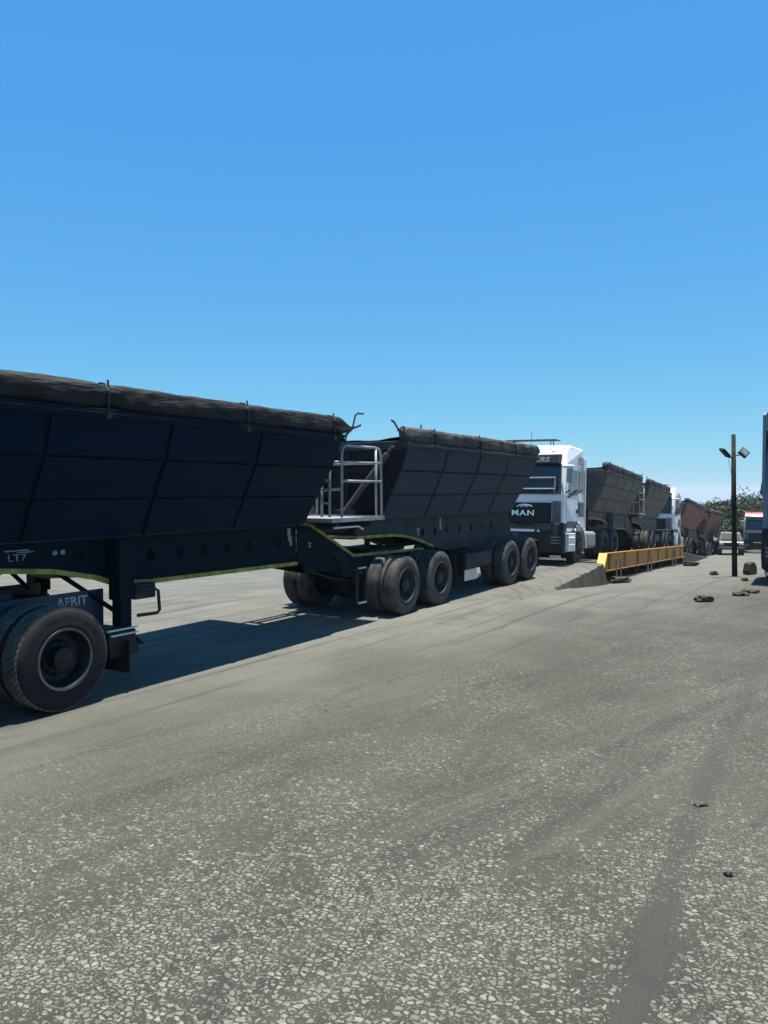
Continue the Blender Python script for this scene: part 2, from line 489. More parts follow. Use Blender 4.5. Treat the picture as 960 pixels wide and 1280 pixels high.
def tag(o, label=None, cat=None, group=None, kind=None):
    if label: o['label'] = label
    if cat: o['category'] = cat
    if group: o['group'] = group
    if kind: o['kind'] = kind
    return o
def empty(name, loc=(0, 0, 0), rot=(0, 0, 0)):
    o = bpy.data.objects.new(name, None)
    o.empty_display_size = .3
    col.objects.link(o)
    o.location = loc; o.rotation_euler = rot
    return o
def copy_tree(o, matmap=None, parent=None):
    c = o.copy()
    col.objects.link(c)
    c.parent = parent
    if matmap and c.type == 'MESH':
        for sl in c.material_slots:
            m = sl.material
            if m and m.name in matmap:
                sl.link = 'OBJECT'
                sl.material = matmap[m.name]
    for ch in list(o.children):
        copy_tree(ch, matmap, c)
    return c

def plate_with_holes(name, outline, holes, y, thick, mat, parent):
    """flat plate in the x-z plane at the given y, cut by round or oval holes"""
    cu = bpy.data.curves.new(name + '_outline', 'CURVE')
    cu.dimensions = '2D'; cu.fill_mode = 'BOTH'; cu.extrude = thick / 2
    def sp(pts):
        q = cu.splines.new('POLY'); q.points.add(len(pts) - 1); q.use_cyclic_u = True
        for i, (x, z) in enumerate(pts):
            q.points[i].co = (x - OFF.x, z - OFF.z, 0, 1)
    sp(outline)
    for (hx, hz, rx, rz) in holes:
        sp([(hx + rx * math.cos(t), hz + rz * math.sin(t)) for t in [2 * math.pi * k / 20 for k in range(20)]])
    tmp = bpy.data.objects.new('tmp', cu); col.objects.link(tmp)
    me = bpy.data.meshes.new_from_object(tmp.evaluated_get(bpy.context.evaluated_depsgraph_get()))
    bpy.data.objects.remove(tmp); bpy.data.curves.remove(cu)
    me.transform(Matrix.Translation((0, y - OFF.y, 0)) @ Matrix.Rotation(R(90), 4, 'X'))
    me.name = name
    me.materials.clear(); me.materials.append(M[mat])
    o = bpy.data.objects.new(name, me); col.objects.link(o); o.parent = parent
    return o

def lettering(name, text, size, mat, parent, loc, facing='side', extrude=.004, shear=0.0, sx=1.0, space=1.0, bold=0.0):
    cu = bpy.data.curves.new(name, 'FONT')
    cu.body = text; cu.size = size; cu.extrude = extrude; cu.shear = shear; cu.align_x = 'CENTER'; cu.space_character = space; cu.offset = bold
    tmp = bpy.data.objects.new('tmp', cu); col.objects.link(tmp)
    me = bpy.data.meshes.new_from_object(tmp.evaluated_get(bpy.context.evaluated_depsgraph_get()))
    bpy.data.objects.remove(tmp); bpy.data.curves.remove(cu)
    me.transform(Matrix.Scale(sx, 4, (1, 0, 0)))
    if facing == 'side':      # reads along +x, faces -y
        me.transform(Matrix.Rotation(R(90), 4, 'X'))
    else:                     # reads along -y, faces -x
        me.transform(Matrix(((0, 0, -1, 0), (-1, 0, 0, 0), (0, 1, 0, 0), (0, 0, 0, 1))))
    me.transform(Matrix.Translation(Vector(loc) - OFF))
    me.name = name
    me.materials.clear(); me.materials.append(M[mat])
    o = bpy.data.objects.new(name, me); col.objects.link(o); o.parent = parent
    return o

# ---------------------------------------------------------------- terrain
def lerp_tab(t, x):
    if x <= t[0][0]: return t[0][1]
    for (a, va), (b, vb) in zip(t, t[1:]):
        if x <= b: return va + (vb - va) * (x - a) / (b - a)
    return t[-1][1]
DROP = [(0, 0), (2, -.10), (6.5, -.74), (13, -1.2), (26, -2.1), (35, -2.5), (39, -2.75), (46, -3.05), (83, -4.4), (200, -10), (1500, -62), (4000, -170)]
def gz(x, y):
    yb = 16.3 + max(0.0, min(3.7, (x - 4.5) * .55))
    z = lerp_tab(DROP, y - yb)
    return z
def ray_ground(px, py):
    x = (px - 480) / 950.0; v = -(py - 640) / 950.0
    d = Vector((x, math.cos(PITCH) + v * math.sin(PITCH), -math.sin(PITCH) + v * math.cos(PITCH)))
    t = 1.0
    while t < 400:
        p = Vector((0, 0, EYE)) + d * t
        if p.z <= gz(p.x, p.y):
            return Vector((p.x, p.y, gz(p.x, p.y)))
        t += .03
    return p
def at(px, Y):
    return (px - 480) / 950.0 * Y

def make_ground():
    xs = [-4000, -1500, -600, -250, -130, -80, -60] + [-45 + i for i in range(0, 116)] + [80, 95, 120, 160, 250, 600, 1500, 4000]
    ys = [-200, -60, -25, -10] + [i * .75 for i in range(0, 130)] + [105, 115, 130, 160, 200, 300, 500, 900, 1500, 4000]
    m = MB()
    vs = []
    for y in ys:
        for x in xs:
            z = gz(x, y)
            if 0 < y < 100 and abs(x) < 60:
                z += .02 * mnoise.noise(Vector((x * .45, y * .45, 3.1))) - .006
                if y > 22 and x > 3:
                    z += .05 * mnoise.noise(Vector((x * .7, y * .7, 9.0)))
            vs.append((x, y, z))
    n = len(xs)
    fs = [(j * n + i, j * n + i + 1, (j + 1) * n + i + 1, (j + 1) * n + i) for j in range(len(ys) - 1) for i in range(n - 1)]
    m.add(vs, fs)
    o = m.build('ground', 'ground', None, smooth=True)
    tag(o, kind='structure')
make_ground()

# ---------------------------------------------------------------- rig frames
HEAD1 = math.radians(31.394)
def frame(near_pt, head, zbase, pitch):
    """a place on the near wheel line -> location and rotation of a rig whose x axis runs to its tail"""
    u = Vector((math.sin(head), math.cos(head), 0)); n = Vector((math.cos(head), -math.sin(head), 0))
    c = Vector((near_pt[0], near_pt[1], zbase)) - 1.25 * n
    rot = (0, pitch, math.pi / 2 - head)
    return c, rot
def place(o, c, rot, dx):
    m = Matrix.LocRotScale(None, None, None)
    import mathutils
    e = mathutils.Euler(rot, 'XYZ').to_matrix()
    o.location = c + e @ Vector((dx, 0, 0))
    o.rotation_euler = rot

# ---------------------------------------------------------------- wheels
TR = .545
def tread_ribbed(w, r):
    """circumferential grooves"""
    p = [(-w / 2, r * .58), (-w / 2 - .008, r * .64), (-w / 2 - .012, r * .78), (-w / 2 - .002, r * .90), (-w / 2 + .018, r * .965), (-w / 2 + .035, r * .985)]
    k = 4
    x = -w / 2 + .035
    step = (w - .07) / k
    for i in range(k):
        if i:
            p += [(x - .006, r), (x - .004, r - .016), (x + .004, r - .016), (x + .006, r)]
        else:
            p += [(x + .006, r - .002)]
        x += step
    q = [(-a, b) for a, b in reversed(p[:6])]
    return p + [(w / 2 - .041, r - .002)] + q
def tyre_mesh(name, mat, w=.29, r=TR, block=False, tread=None):
    m = MB()
    if not block:
        m.lathe(tread_ribbed(w, r), seg=64)
        return m.mesh(name, mat, True)
    side = [(-w / 2, r * .56), (-w / 2 - .008, r * .60), (-w / 2 - .014, r * .66), (-w / 2 - .010, r * .68), (-w / 2 - .014, r * .78), (-w / 2 - .004, r * .89), (-w / 2 + .016, r * .958), (-w / 2 + .03, r * .97)]
    prof = side + [(-y, rr) for y, rr in reversed(side)]
    m.lathe(prof, seg=72)
    nf = len(m.f)
    # tread blocks
    cols = 5; nseg = 54
    cw = (w - .045) / cols
    for c in range(cols):
        y0 = -w / 2 + .0225 + c * cw + .004; y1 = y0 + cw - .008
        for k in range(nseg):
            a0 = 2 * math.pi * (k + .5 * (c % 2)) / nseg; a1 = a0 + 2 * math.pi / nseg * .80
            sk = .03 * (1 if c < cols / 2 else -1)
            ri = r * .955
            ro = r - (.006 if c in (0, cols - 1) else 0)
            vs = []
            for (y, s_) in ((y0, 0), (y1, sk)):
                for a in (a0 + s_, a1 + s_):
                    for rr in (ri, ro):
                        vs.append((rr * math.cos(a), y, rr * math.sin(a)))
            m.add(vs, [(1, 3, 7, 5), (0, 1, 5, 4), (2, 6, 7, 3), (0, 2, 3, 1), (4, 5, 7, 6)])
    me = m.mesh(name, mat, False)
    if tread is not None:
        me.materials.append(M[tread])
        idx = [0 if i < nf else 1 for i in range(len(me.polygons))]
        me.polygons.foreach_set('material_index', idx)
    sm = [i < nf for i in range(len(me.polygons))]
    me.polygons.foreach_set('use_smooth', sm)
    return me
def rim_mesh(name, mat, lipmat, deep=True, r=TR):
    """outer side faces -y"""
    m = MB()
    rr = r * .575
    if deep:
        pf = [(.02, rr - .01), (-.006, rr + .012), (-.014, rr + .008), (-.012, rr - .016), (.02, rr - .022), (.05, rr - .045), (.13, rr - .055), (.15, rr - .075), (.155, .19), (.13, .165), (.13, .125), (.02, .118), (.004, .10), (.0, .0)]
    else:
        pf = [(.02, rr - .01), (-.006, rr + .012), (-.014, rr + .008), (-.012, rr - .016), (.05, rr - .03), (.06, rr - .05), (-.02, .20), (-.025, .12), (-.06, .11), (-.07, .0)]
    m.lathe(pf, seg=44)
    nseg = len(pf) - 1
    nf = len(m.f)
    # studs
    yb = .13 if deep else -.025
    for k in range(10):
        t = 2 * math.pi * k / 10
        cx, cz = .155 * math.cos(t), .155 * math.sin(t)
        m.tube([(cx, yb + .01, cz), (cx, yb - .035, cz)], .015, 6)
    # hand holes
    for k in range(8):
        t = 2 * math.pi * (k + .5) / 8
        cx, cz = .222 * math.cos(t), .222 * math.sin(t)
        m.tube([(cx, (.153 if deep else .012), cz), (cx, (.146 if deep else .0), cz)], .03, 10)
    me = m.mesh(name, mat, True)
    me.materials.append(M[lipmat]); me.materials.append(M['black'])
    idx = []
    for i, pl in enumerate(me.polygons):
        if i < nf:
            idx.append(1 if (i % nseg) in (0, 1, 2) else 0)
        elif i >= nf + 10 * 8:
            idx.append(2)
        else:
            idx.append(0)
    me.polygons.foreach_set('material_index', idx)
    try: me.set_sharp_from_angle(angle=R(40))
    except Exception: pass
    return me
WM = {
    'tyre_near': tyre_mesh('tyre', 'tyre', block=True, tread='tread'),
    'tyre_ribbed': tyre_mesh('tyre', 'tyre_dusty'),
    'tyre_block_dusty': tyre_mesh('tyre', 'tyre_dusty', block=True, tread='tyre_dusty'),
    'rim_deep_dark': rim_mesh('rim', 'rim_dark', 'rim_lip'),
    'rim_deep_dusty': rim_mesh('rim', 'rim_dusty', 'tyre_dusty'),
    'rim_flat': rim_mesh('rim', 'rim_dusty', 'rim_lip', False),
}
def linkmesh(name, me, parent, loc, rz=0.0, ry=0.0):
    o = bpy.data.objects.new(name, me)
    col.objects.link(o); o.parent = parent
    o.location = loc; o.rotation_euler = (0, ry, rz)
    return o
def dual_wheel(parent, x, side, tyre, rim, single=False, z=TR):
    """side -1 near (outer face at y=-1.25), +1 far"""
    w = bpy.data.objects.new('wheel', None); w.empty_display_size = .2
    col.objects.link(w); w.parent = parent
    w.location = (x - OFF.x, side * 1.10, z)
    w.rotation_euler = (0, 0, 0 if side < 0 else math.pi)
    spin = rnd.random() * 6.28
    linkmesh('tyre', WM[tyre], w, (0, 0, 0), 0, spin)
    if not single:
        linkmesh('tyre', WM[tyre], w, (0, .335, 0), 0, spin + .3)
    linkmesh('rim', WM[rim], w, (0, -.145, 0), 0, spin)
    return w

# ---------------------------------------------------------------- tipper trailers
PROF = [(1.25, 3.07), (1.13, 2.66), (.91, 2.21), (.70, 1.745)]     # half width against height
def tub_half(z):
    for (a, za), (b, zb) in zip(PROF, PROF[1:]):
        if z >= zb - 1e-6:
            return a + (b - a) * (za - z) / (za - zb)
    return PROF[-1][0]
def make_tub(root, x0, x1, ribs, mats, straps, seed, rear_rake=.25, front_rake=.12):
    shell, panel, rimm, tarp = mats
    H0, H1 = PROF[0][1], PROF[-1][1]
    def xa(z): return x0 + front_rake * (H0 - z) / (H0 - H1)      # front wall leans in
    def xb(z): return x1 - rear_rake * (H0 - z) / (H0 - H1)
    m = MB()
    # body shell, outside and inside
    for inset in (0.0, .05):
        rows = []
        for (h, z) in PROF:
            h2 = h - inset; z2 = z + (inset if z < 2 else 0)
            rows.append([(xa(z) + inset, -h2, z2), (xb(z) - inset, -h2, z2), (xb(z) - inset, h2, z2), (xa(z) + inset, h2, z2)])
        vs = [v for r in rows for v in r]
        fs = []
        for i in range(len(rows) - 1):
            for k in range(4):
                fs.append((i * 4 + k, i * 4 + (k + 1) % 4, (i + 1) * 4 + (k + 1) % 4, (i + 1) * 4 + k))
        b = (len(rows) - 1) * 4
        fs.append((b, b + 1, b + 2, b + 3))
        m.add(vs, fs)
    tub = m.build('tub', shell, root, fixn=False)
    # raised plates between the ribs, both long sides
    p = MB()
    xs = [x0 + .04] + list(ribs) + [x1 - .04]
    G_ = .034
    bands = [(PROF[0], PROF[1]), (PROF[1], PROF[2]), (PROF[2], PROF[3])]
    for sgn in (-1, 1):
        for bi, (ta, tb) in enumerate(bands):
            for i in range(len(xs) - 1):
                za = ta[1] - (.012 if bi else 0); zb = tb[1] + .012
                ya = tub_half(za); yb = tub_half(zb)
                def ex(x, z):
                    lo = xa(z) + .03; hi = xb(z) - .03
                    if i == 0: return (lo if x == xs[0] else min(x, hi))
                    return (hi if x == xs[-1] else max(x, lo))
                xl, xr = xs[i], xs[i + 1]
                gl = 0 if i == 0 else G_; gr = 0 if i == len(xs) - 2 else G_
                c = [(ex(xl, za) + gl, ya, za), (ex(xr, za) - gr, ya, za), (ex(xr, zb) - gr, yb, zb), (ex(xl, zb) + gl, yb, zb)]
                nrm = Vector((0, (za - zb), -(ya - yb))).normalized()   # outward for +y side
                dent = .006 * rnd.uniform(-1, 1)
                outer = [Vector(v) + nrm * (.032 + dent * .3) for v in c]
                inner = [Vector(v) - nrm * .01 for v in c]
                cen = sum(outer, Vector()) / 4 - nrm * (.010 + abs(dent))
                vs = [Vector((v.x, v.y * sgn, v.z)) for v in outer + inner + [cen]]
                p.add(vs, [(0, 1, 8), (1, 2, 8), (2, 3, 8), (3, 0, 8), (0, 4, 5, 1), (1, 5, 6, 2), (2, 6, 7, 3), (3, 7, 4, 0)])
    p.build('side_panel', panel, root, bevel=0)
    # end walls with stiffeners
    for (fx, dirn, rake) in ((xa, -1, front_rake), (xb, 1, rear_rake)):
        e = MB()
        for yy in (-.55, 0, .55):
            hz0 = 1.78; 
            a = Vector((fx(3.05), yy, 3.05)); b = Vector((fx(hz0), yy, hz0))
            for v0, v1 in ((a, b),):
                e.add([v0 + Vector((dx * dirn, dy, 0)) for dx in (0, .06) for dy in (-.035, .035)] + [v1 + Vector((dx * dirn, dy, 0)) for dx in (0, .06) for dy in (-.035, .035)],
                      [(0, 1, 3, 2), (4, 6, 7, 5), (0, 4, 5, 1), (2, 3, 7, 6), (0, 2, 6, 4), (1, 5, 7, 3)])
        for zz in (2.2, 2.66):
            h = tub_half(zz) - .02
            e.box(fx(zz) + (-.05 if dirn < 0 else 0), fx(zz) + (0 if dirn < 0 else .05), -h, h, zz - .04, zz + .04)
        e.build('end_stiffener', shell, root)
    # rim
    r = MB()
    for sgn in (-1, 1):
        r.box(x0 - .03, x1 + .03, sgn * 1.25 - .07, sgn * 1.25 + .07, 3.06, 3.17)
        r.box(x0 - .02, x1 + .02, sgn * 1.29 - .035, sgn * 1.29 + .035, 3.10, 3.13)
    r.box(x0 - .05, x0 + .07, -1.18, 1.18, 3.03, 3.19)
    r.box(x1 - .07, x1 + .05, -1.18, 1.18, 3.03, 3.19)
    r.build('rim_rail', rimm, root, bevel=.012)
    # rolled tarpaulin on the near edge with the cover pulled over the load
    t = MB()
    rr = random.Random(seed)
    nx = int((x1 - x0 + .4) * 32); ns = 28
    X0, X1 = x0 - .06, x1 + .34
    rings = []
    st = sorted(straps)
    for i in range(nx + 1):
        x = X0 + (X1 - X0) * i / nx
        endf = min(1.0, (X1 - x) / .5 + .22) * min(1.0, (x - X0) / .25 + .6)
        pinch = 1.0
        for s_ in st:
            pinch -= .15 * math.exp(-((x - s_) / .10) ** 2)
        droop = -.05 * max(0, (x - (x1 - .1)) / .44)
        ring = []
        for k in range(ns):
            a = 2 * math.pi * k / ns
            ca, sa = math.cos(a), math.sin(a)
            w = mnoise.noise(Vector((x * .7 + a * .5, ca * 1.5, sa * 1.5 + seed)))
            w2 = 1 - 2.6 * abs(mnoise.noise(Vector((x * 1.7 + a * 1.5, ca * 1.6, sa * 1.6 + seed * 2))))
            w3 = 1 - 2.6 * abs(mnoise.noise(Vector((x * 4.2 + a * 3.0, ca * 2.6, sa * 2.6 + seed * 3))))
            rad = endf * pinch * (1 + .07 * w + .085 * w2 + .05 * w3)
            yy = math.copysign(abs(ca) ** .62, ca) * .118
            zz = math.copysign(abs(sa) ** .70, sa) * (.105 if sa > 0 else .165)
            ring.append((x, -1.205 + yy * rad, 3.335 + droop + .012 * mnoise.noise(Vector((x * .8, seed, 0))) + zz * rad))
        rings.append(ring)
    vs = [v for rg in rings for v in rg]
    fs = [(i * ns + k, i * ns + (k + 1) % ns, (i + 1) * ns + (k + 1) % ns, (i + 1) * ns + k) for i in range(nx) for k in range(ns)]
    fs += [tuple(range(ns)), tuple(nx * ns + k for k in range(ns))]
    t.add(vs, fs)
    # cover sheet
    nyy = 10; nxx = 40
    vs = []
    for i in range(nxx + 1):
        x = x0 + (x1 - x0) * i / nxx
        for j in range(nyy + 1):
            y = -1.15 + 2.4 * j / nyy
            z = 3.27 - .05 * math.sin(math.pi * j / nyy) + .03 * mnoise.noise(Vector((x * 2, y * 2, seed)))
            if j == nyy: z = 3.16
            vs.append((x, y, z))
    fs = [(i * (nyy + 1) + j, i * (nyy + 1) + j + 1, (i + 1) * (nyy + 1) + j + 1, (i + 1) * (nyy + 1) + j) for i in range(nxx) for j in range(nyy)]
    t.add(vs, fs)
    ta = t.build('tarpaulin', tarp, root, smooth=True)
    for s_ in st:
        q = MB()
        pts = []
        for k in range(13):
            a = R(-100) + R(260) * (1 - k / 12.0) - R(60)
            pts.append((s_, -1.19 + .145 * math.cos(a + math.pi), 3.305 + .150 * math.sin(a)))
        q.tube([(s_, -1.31, 3.10), (s_, -1.33, 3.22), (s_, -1.325, 3.36), (s_, -1.27, 3.44), (s_, -1.19, 3.455), (s_, -1.10, 3.43), (s_, -1.03, 3.33)], .013, 6)
        q.tube([(s_ + .02, -1.30, 3.36), (s_ + .03, -1.28, 3.485)], .012, 6)
        q.box(s_ - .035, s_ + .035, -1.345, -1.30, 3.06, 3.13)
        q.build('strap', 'steel', root)
    return tub

def axle_set(root, xs, tyre, rim, steel):
    a = MB()
    for x in xs:
        a.tube([(x, -.95, TR), (x, .95, TR)], .075, 10)
        for sgn in (-1, 1):
            # leaf spring pack and hanger
            for k in range(5):
                L = .52 - k * .07
                a.box(x - L, x + L, sgn * .56 - .04, sgn * .56 + .04, TR + .10 + k * .014, TR + .112 + k * .014)
            a.box(x - .66, x - .58, sgn * .56 - .06, sgn * .56 + .06, TR + .10, 1.12)
            a.lathe([(-.1, .0), (-.1, .20), (.1, .20), (.1, 0)], (x, sgn * .72, TR), 20)
    x = xs[-1]
    for sgn in (-1, 1):
        a.box(x + .58, x + .66, sgn * .56 - .06, sgn * .56 + .06, TR + .10, 1.12)
    a.build('axle', steel, root)
    for x in xs:
        for sgn in (-1, 1):
            dual_wheel(root, x, sgn, tyre, rim)
def strip(pts, y, w=.05, th=.03):
    m = MB()
    for (a, b) in zip(pts, pts[1:]):
        d = Vector((b[0] - a[0], 0, b[1] - a[1])); L = d.length; d.normalize()
        n = Vector((-d.z, 0, d.x))
        A = Vector((a[0], 0, a[1])) - d * .004; B = Vector((b[0], 0, b[1])) + d * .004
        vs = []
        for P in (A, B):
            for k in (-w / 2, w / 2):
                for yy in (y - th / 2, y + th / 2):
                    v = P + n * k; vs.append((v.x, yy, v.z))
        m.add(vs, [(0, 1, 3, 2), (4, 6, 7, 5), (0, 4, 5, 1), (2, 3, 7, 6), (0, 2, 6, 4), (1, 5, 7, 3)])
    return m

WEB = .64
def make_lead():
    global OFF
    OFF = Vector((0, 0, 0))
    root = empty('tipper_trailer')
    make_tub(root, -1.95, 5.12, [-.05 + 1.62 * k for k in (-1, 0, 1, 2)], ('navy_shell', 'navy', 'navy_web', 'tarp'), [-1.55, .63, 2.86, 4.85], 3.0)
    up = [(-1.95, 1.735), (4.74, 1.735)]
    low = [(4.74, 1.145), (1.75, 1.165), (1.2, 1.20), (.95, 1.29), (.4, 1.41), (-.2, 1.47), (-1.95, 1.475)]
    holes = [(.72, 1.535, .075, .075)] + [(x, 1.475, .072, .082) for x in (1.30, 1.78, 2.26, 2.70, 3.15, 3.60, 4.30)]
    rear = [(4.745, 1.75), (5.08, 1.70), (6.33, 1.115), (9.35, 1.06), (9.35, .74), (6.9, .66), (5.25, .98), (4.745, 1.13)]
    for sgn in (-1, 1):
        plate_with_holes('chassis_web', up + low, holes, sgn * WEB, .02, 'navy_web', root)
        plate_with_holes('rear_frame', rear, [], sgn * (WEB + .025), .03, 'navy_web', root)
    c = MB()
    for sgn in (-1, 1):
        c.box(-1.95, 4.74, sgn * WEB - .10, sgn * WEB + .10, 1.736, 1.748)
    for x in (-1.5, -.4, 1.0, 2.0, 3.0, 4.0, 4.7, 6.6, 7.9, 9.2):
        z0, z1 = (1.3, 1.7) if x < 4.8 else (.78, 1.02)
        c.box(x - .05, x + .05, -WEB + .012, WEB - .012, z0, z1)
    c.box(-1.9, .4, -.60, .60, 1.48, 1.50)
    c.tube([(4.6, 0, 1.45), (9.0, 0, .95)], .05, 8)
    # fifth wheel over the bogie
    c.box(7.2, 8.5, -.48, .48, 1.10, 1.16); c.box(7.0, 8.6, -.62, .62, 1.04, 1.075)
    c.build('cross_member', 'steel', root)
    low2 = [(-1.95, 1.46), (-.2, 1.455), (.4, 1.395), (.95, 1.275), (1.2, 1.185), (1.75, 1.15), (4.72, 1.13)]
    for sgn in (-1, 1):
        strip(low2, sgn * (WEB + .02), .055, .07).build('edge_strip', 'yellow_dirty', root)
        strip([(4.78, 1.765), (5.08, 1.72), (6.33, 1.135), (8.9, 1.085)], sgn * (WEB + .045), .045, .03).build('edge_strip', 'yellow_dirty', root)
    # landing legs
    for sgn in (-1, 1):
        l = MB()
        l.box(1.10, 1.32, sgn * .80 - .10, sgn * .80 + .10, 1.0, 1.72)
        l.box(1.13, 1.29, sgn * .80 - .08, sgn * .80 + .08, .56, 1.0)
        l.add([(1.10, sgn * .80 - .13, .56), (1.32, sgn * .80 - .13, .56), (1.32, sgn * .80 + .13, .56), (1.10, sgn * .80 + .13, .56),
               (1.02, sgn * .80 - .17, .46), (1.40, sgn * .80 - .17, .46), (1.40, sgn * .80 + .17, .46), (1.02, sgn * .80 + .17, .46)],
              [(0, 1, 2, 3), (4, 5, 6, 7), (0, 1, 5, 4), (1, 2, 6, 5), (2, 3, 7, 6), (3, 0, 4, 7)])
        l.tube([(1.21, sgn * .72, 1.25), (1.21, sgn * .2, 1.45)], .035, 8)
        l.tube([(1.2, sgn * .7, .85), (.5, sgn * .45, 1.42)], .03, 8)
        leg = l.build('landing_leg', 'navy_web', root, bevel=.012)
        if sgn < 0:
            h = MB()
            h.tube([(1.33, -.90, 1.10), (1.60, -.92, 1.10), (1.66, -.92, 1.06), (1.68, -.92, .82), (1.64, -.92, .79), (1.34, -.92, .80)], .02, 8)
            h.build('crank_handle', 'steel', leg)
            g = MB(); g.box(1.34, 1.66, -.88, -.70, .98, 1.16); g.build('gearbox', 'steel', leg, bevel=.015)
    # two far-side hangers seen through the gap
    k = MB()
    k.box(.0, .12, .35, .42, 1.0, 1.45); k.build('hanger', 'steel', root)
    k = MB()
    k.tube([(-1.3, -.4, 1.28), (-.7, -.42, 1.2), (-.2, -.4, 1.36), (.1, -.38, 1.44)], .018, 6)
    k.build('air_hose', 'steel', root)
    # markings on the chassis
    lettering('chassis_number', 'LT7', .105, 'letter_worn', root, (-.02, -WEB - .014, 1.545), 'side', .002, 0, 1.3)
    b = MB(); b.box(-.16, .12, -WEB - .014, -WEB - .0105, 1.648, 1.66); b.box(-.02, .18, -WEB - .014, -WEB - .0105, 1.628, 1.638); b.build('maker_mark', 'letter_worn', root)
    for x in (.43, .53):
        f = MB(); f.lathe([(0, .0), (-.012, .025), (0, .032)], (x, -WEB - .012, 1.60), 12); f.build('side_lamp', 'letter_worn', root)
    d = MB()
    d.box(4.52, 4.60, -WEB - .014, -WEB - .0105, 1.57, 1.69); d.box(4.54, 4.63, -WEB - .014, -WEB - .0105, 1.49, 1.569); d.box(4.58, 4.63, -WEB - .014, -WEB - .0105, 1.42, 1.489)
    d.build('warning_decal', 'letter_worn', root); d = MB()
    d.box(5.02, 5.09, -WEB - .046, -WEB - .0415, 1.42, 1.44); d.box(5.02, 5.09, -WEB - .046, -WEB - .0415, 1.36, 1.38); d.box(5.045, 5.065, -WEB - .046, -WEB - .0415, 1.38, 1.42)
    d.build('warning_decal', 'letter_worn', root)
    # air hoses and lamp bracket ahead of the bogie
    hs = MB()
    for i in range(4):
        y = -.78 - i * .02
        hs.tube([(5.6 + i * .06, y, 1.25), (5.75 + i * .05, y - .06, .98), (5.9 + i * .04, y - .02, .80)], .012, 6)
    hs.tube([(5.0, -.72, .98), (5.6, -.74, .80), (6.0, -.75, .74)], .014, 6)
    hs.build('air_hose', 'steel', root)
    lb = MB()
    lb.box(5.88, 5.92, -1.06, -1.02, .34, .98); lb.box(6.16, 6.20, -1.06, -1.02, .34, .98); lb.box(5.88, 6.20, -1.06, -1.02, .94, .98); lb.box(5.88, 6.20, -1.06, -1.02, .34, .38)
    lb.box(6.0, 6.08, -1.04, -.66, .86, .92)
    lb.build('lamp_bracket', 'steel', root)
    q = MB(); q.box(5.90, 6.14, -1.085, -1.062, .955, .975); q.build('reflector', 'plate', root)
    q = MB(); q.box(5.90, 6.14, -1.085, -1.062, .36, .385); q.build('reflector', 'plate', root)
    for x in (9.3,):
        for sgn in (-1, 1):
            f = MB(); f.box(x, x + .015, sgn * 1.0 - .25, sgn * 1.0 + .25, .30, .95); f.build('mudflap', 'rubber_flap', root)
    # crank at the tarpaulin's tail and rear brace
    ck = MB()
    ck.tube([(5.15, -1.19, 3.30), (5.62, -1.2, 3.32), (5.78, -1.2, 3.37)], .018, 6)
    ck.tube([(5.55, -1.2, 3.33), (5.62, -1.2, 3.52), (5.70, -1.2, 3.56), (5.86, -1.2, 3.565)], .016, 6)
    ck.tube([(5.50, -1.15, 3.30), (5.45, -1.12, 3.1), (5.50, -1.1, 2.96)], .014, 6)
    ck.tube([(5.62, -1.17, 3.33), (5.30, -1.02, 3.02), (4.95, -.92, 2.45), (4.85, -.86, 2.1)], .022, 6)
    ck.build('tarpaulin_crank', 'steel', root)
    axle_set(root, (7.26, 8.63), 'tyre_ribbed', 'rim_deep_dusty', 'steel')
    return root

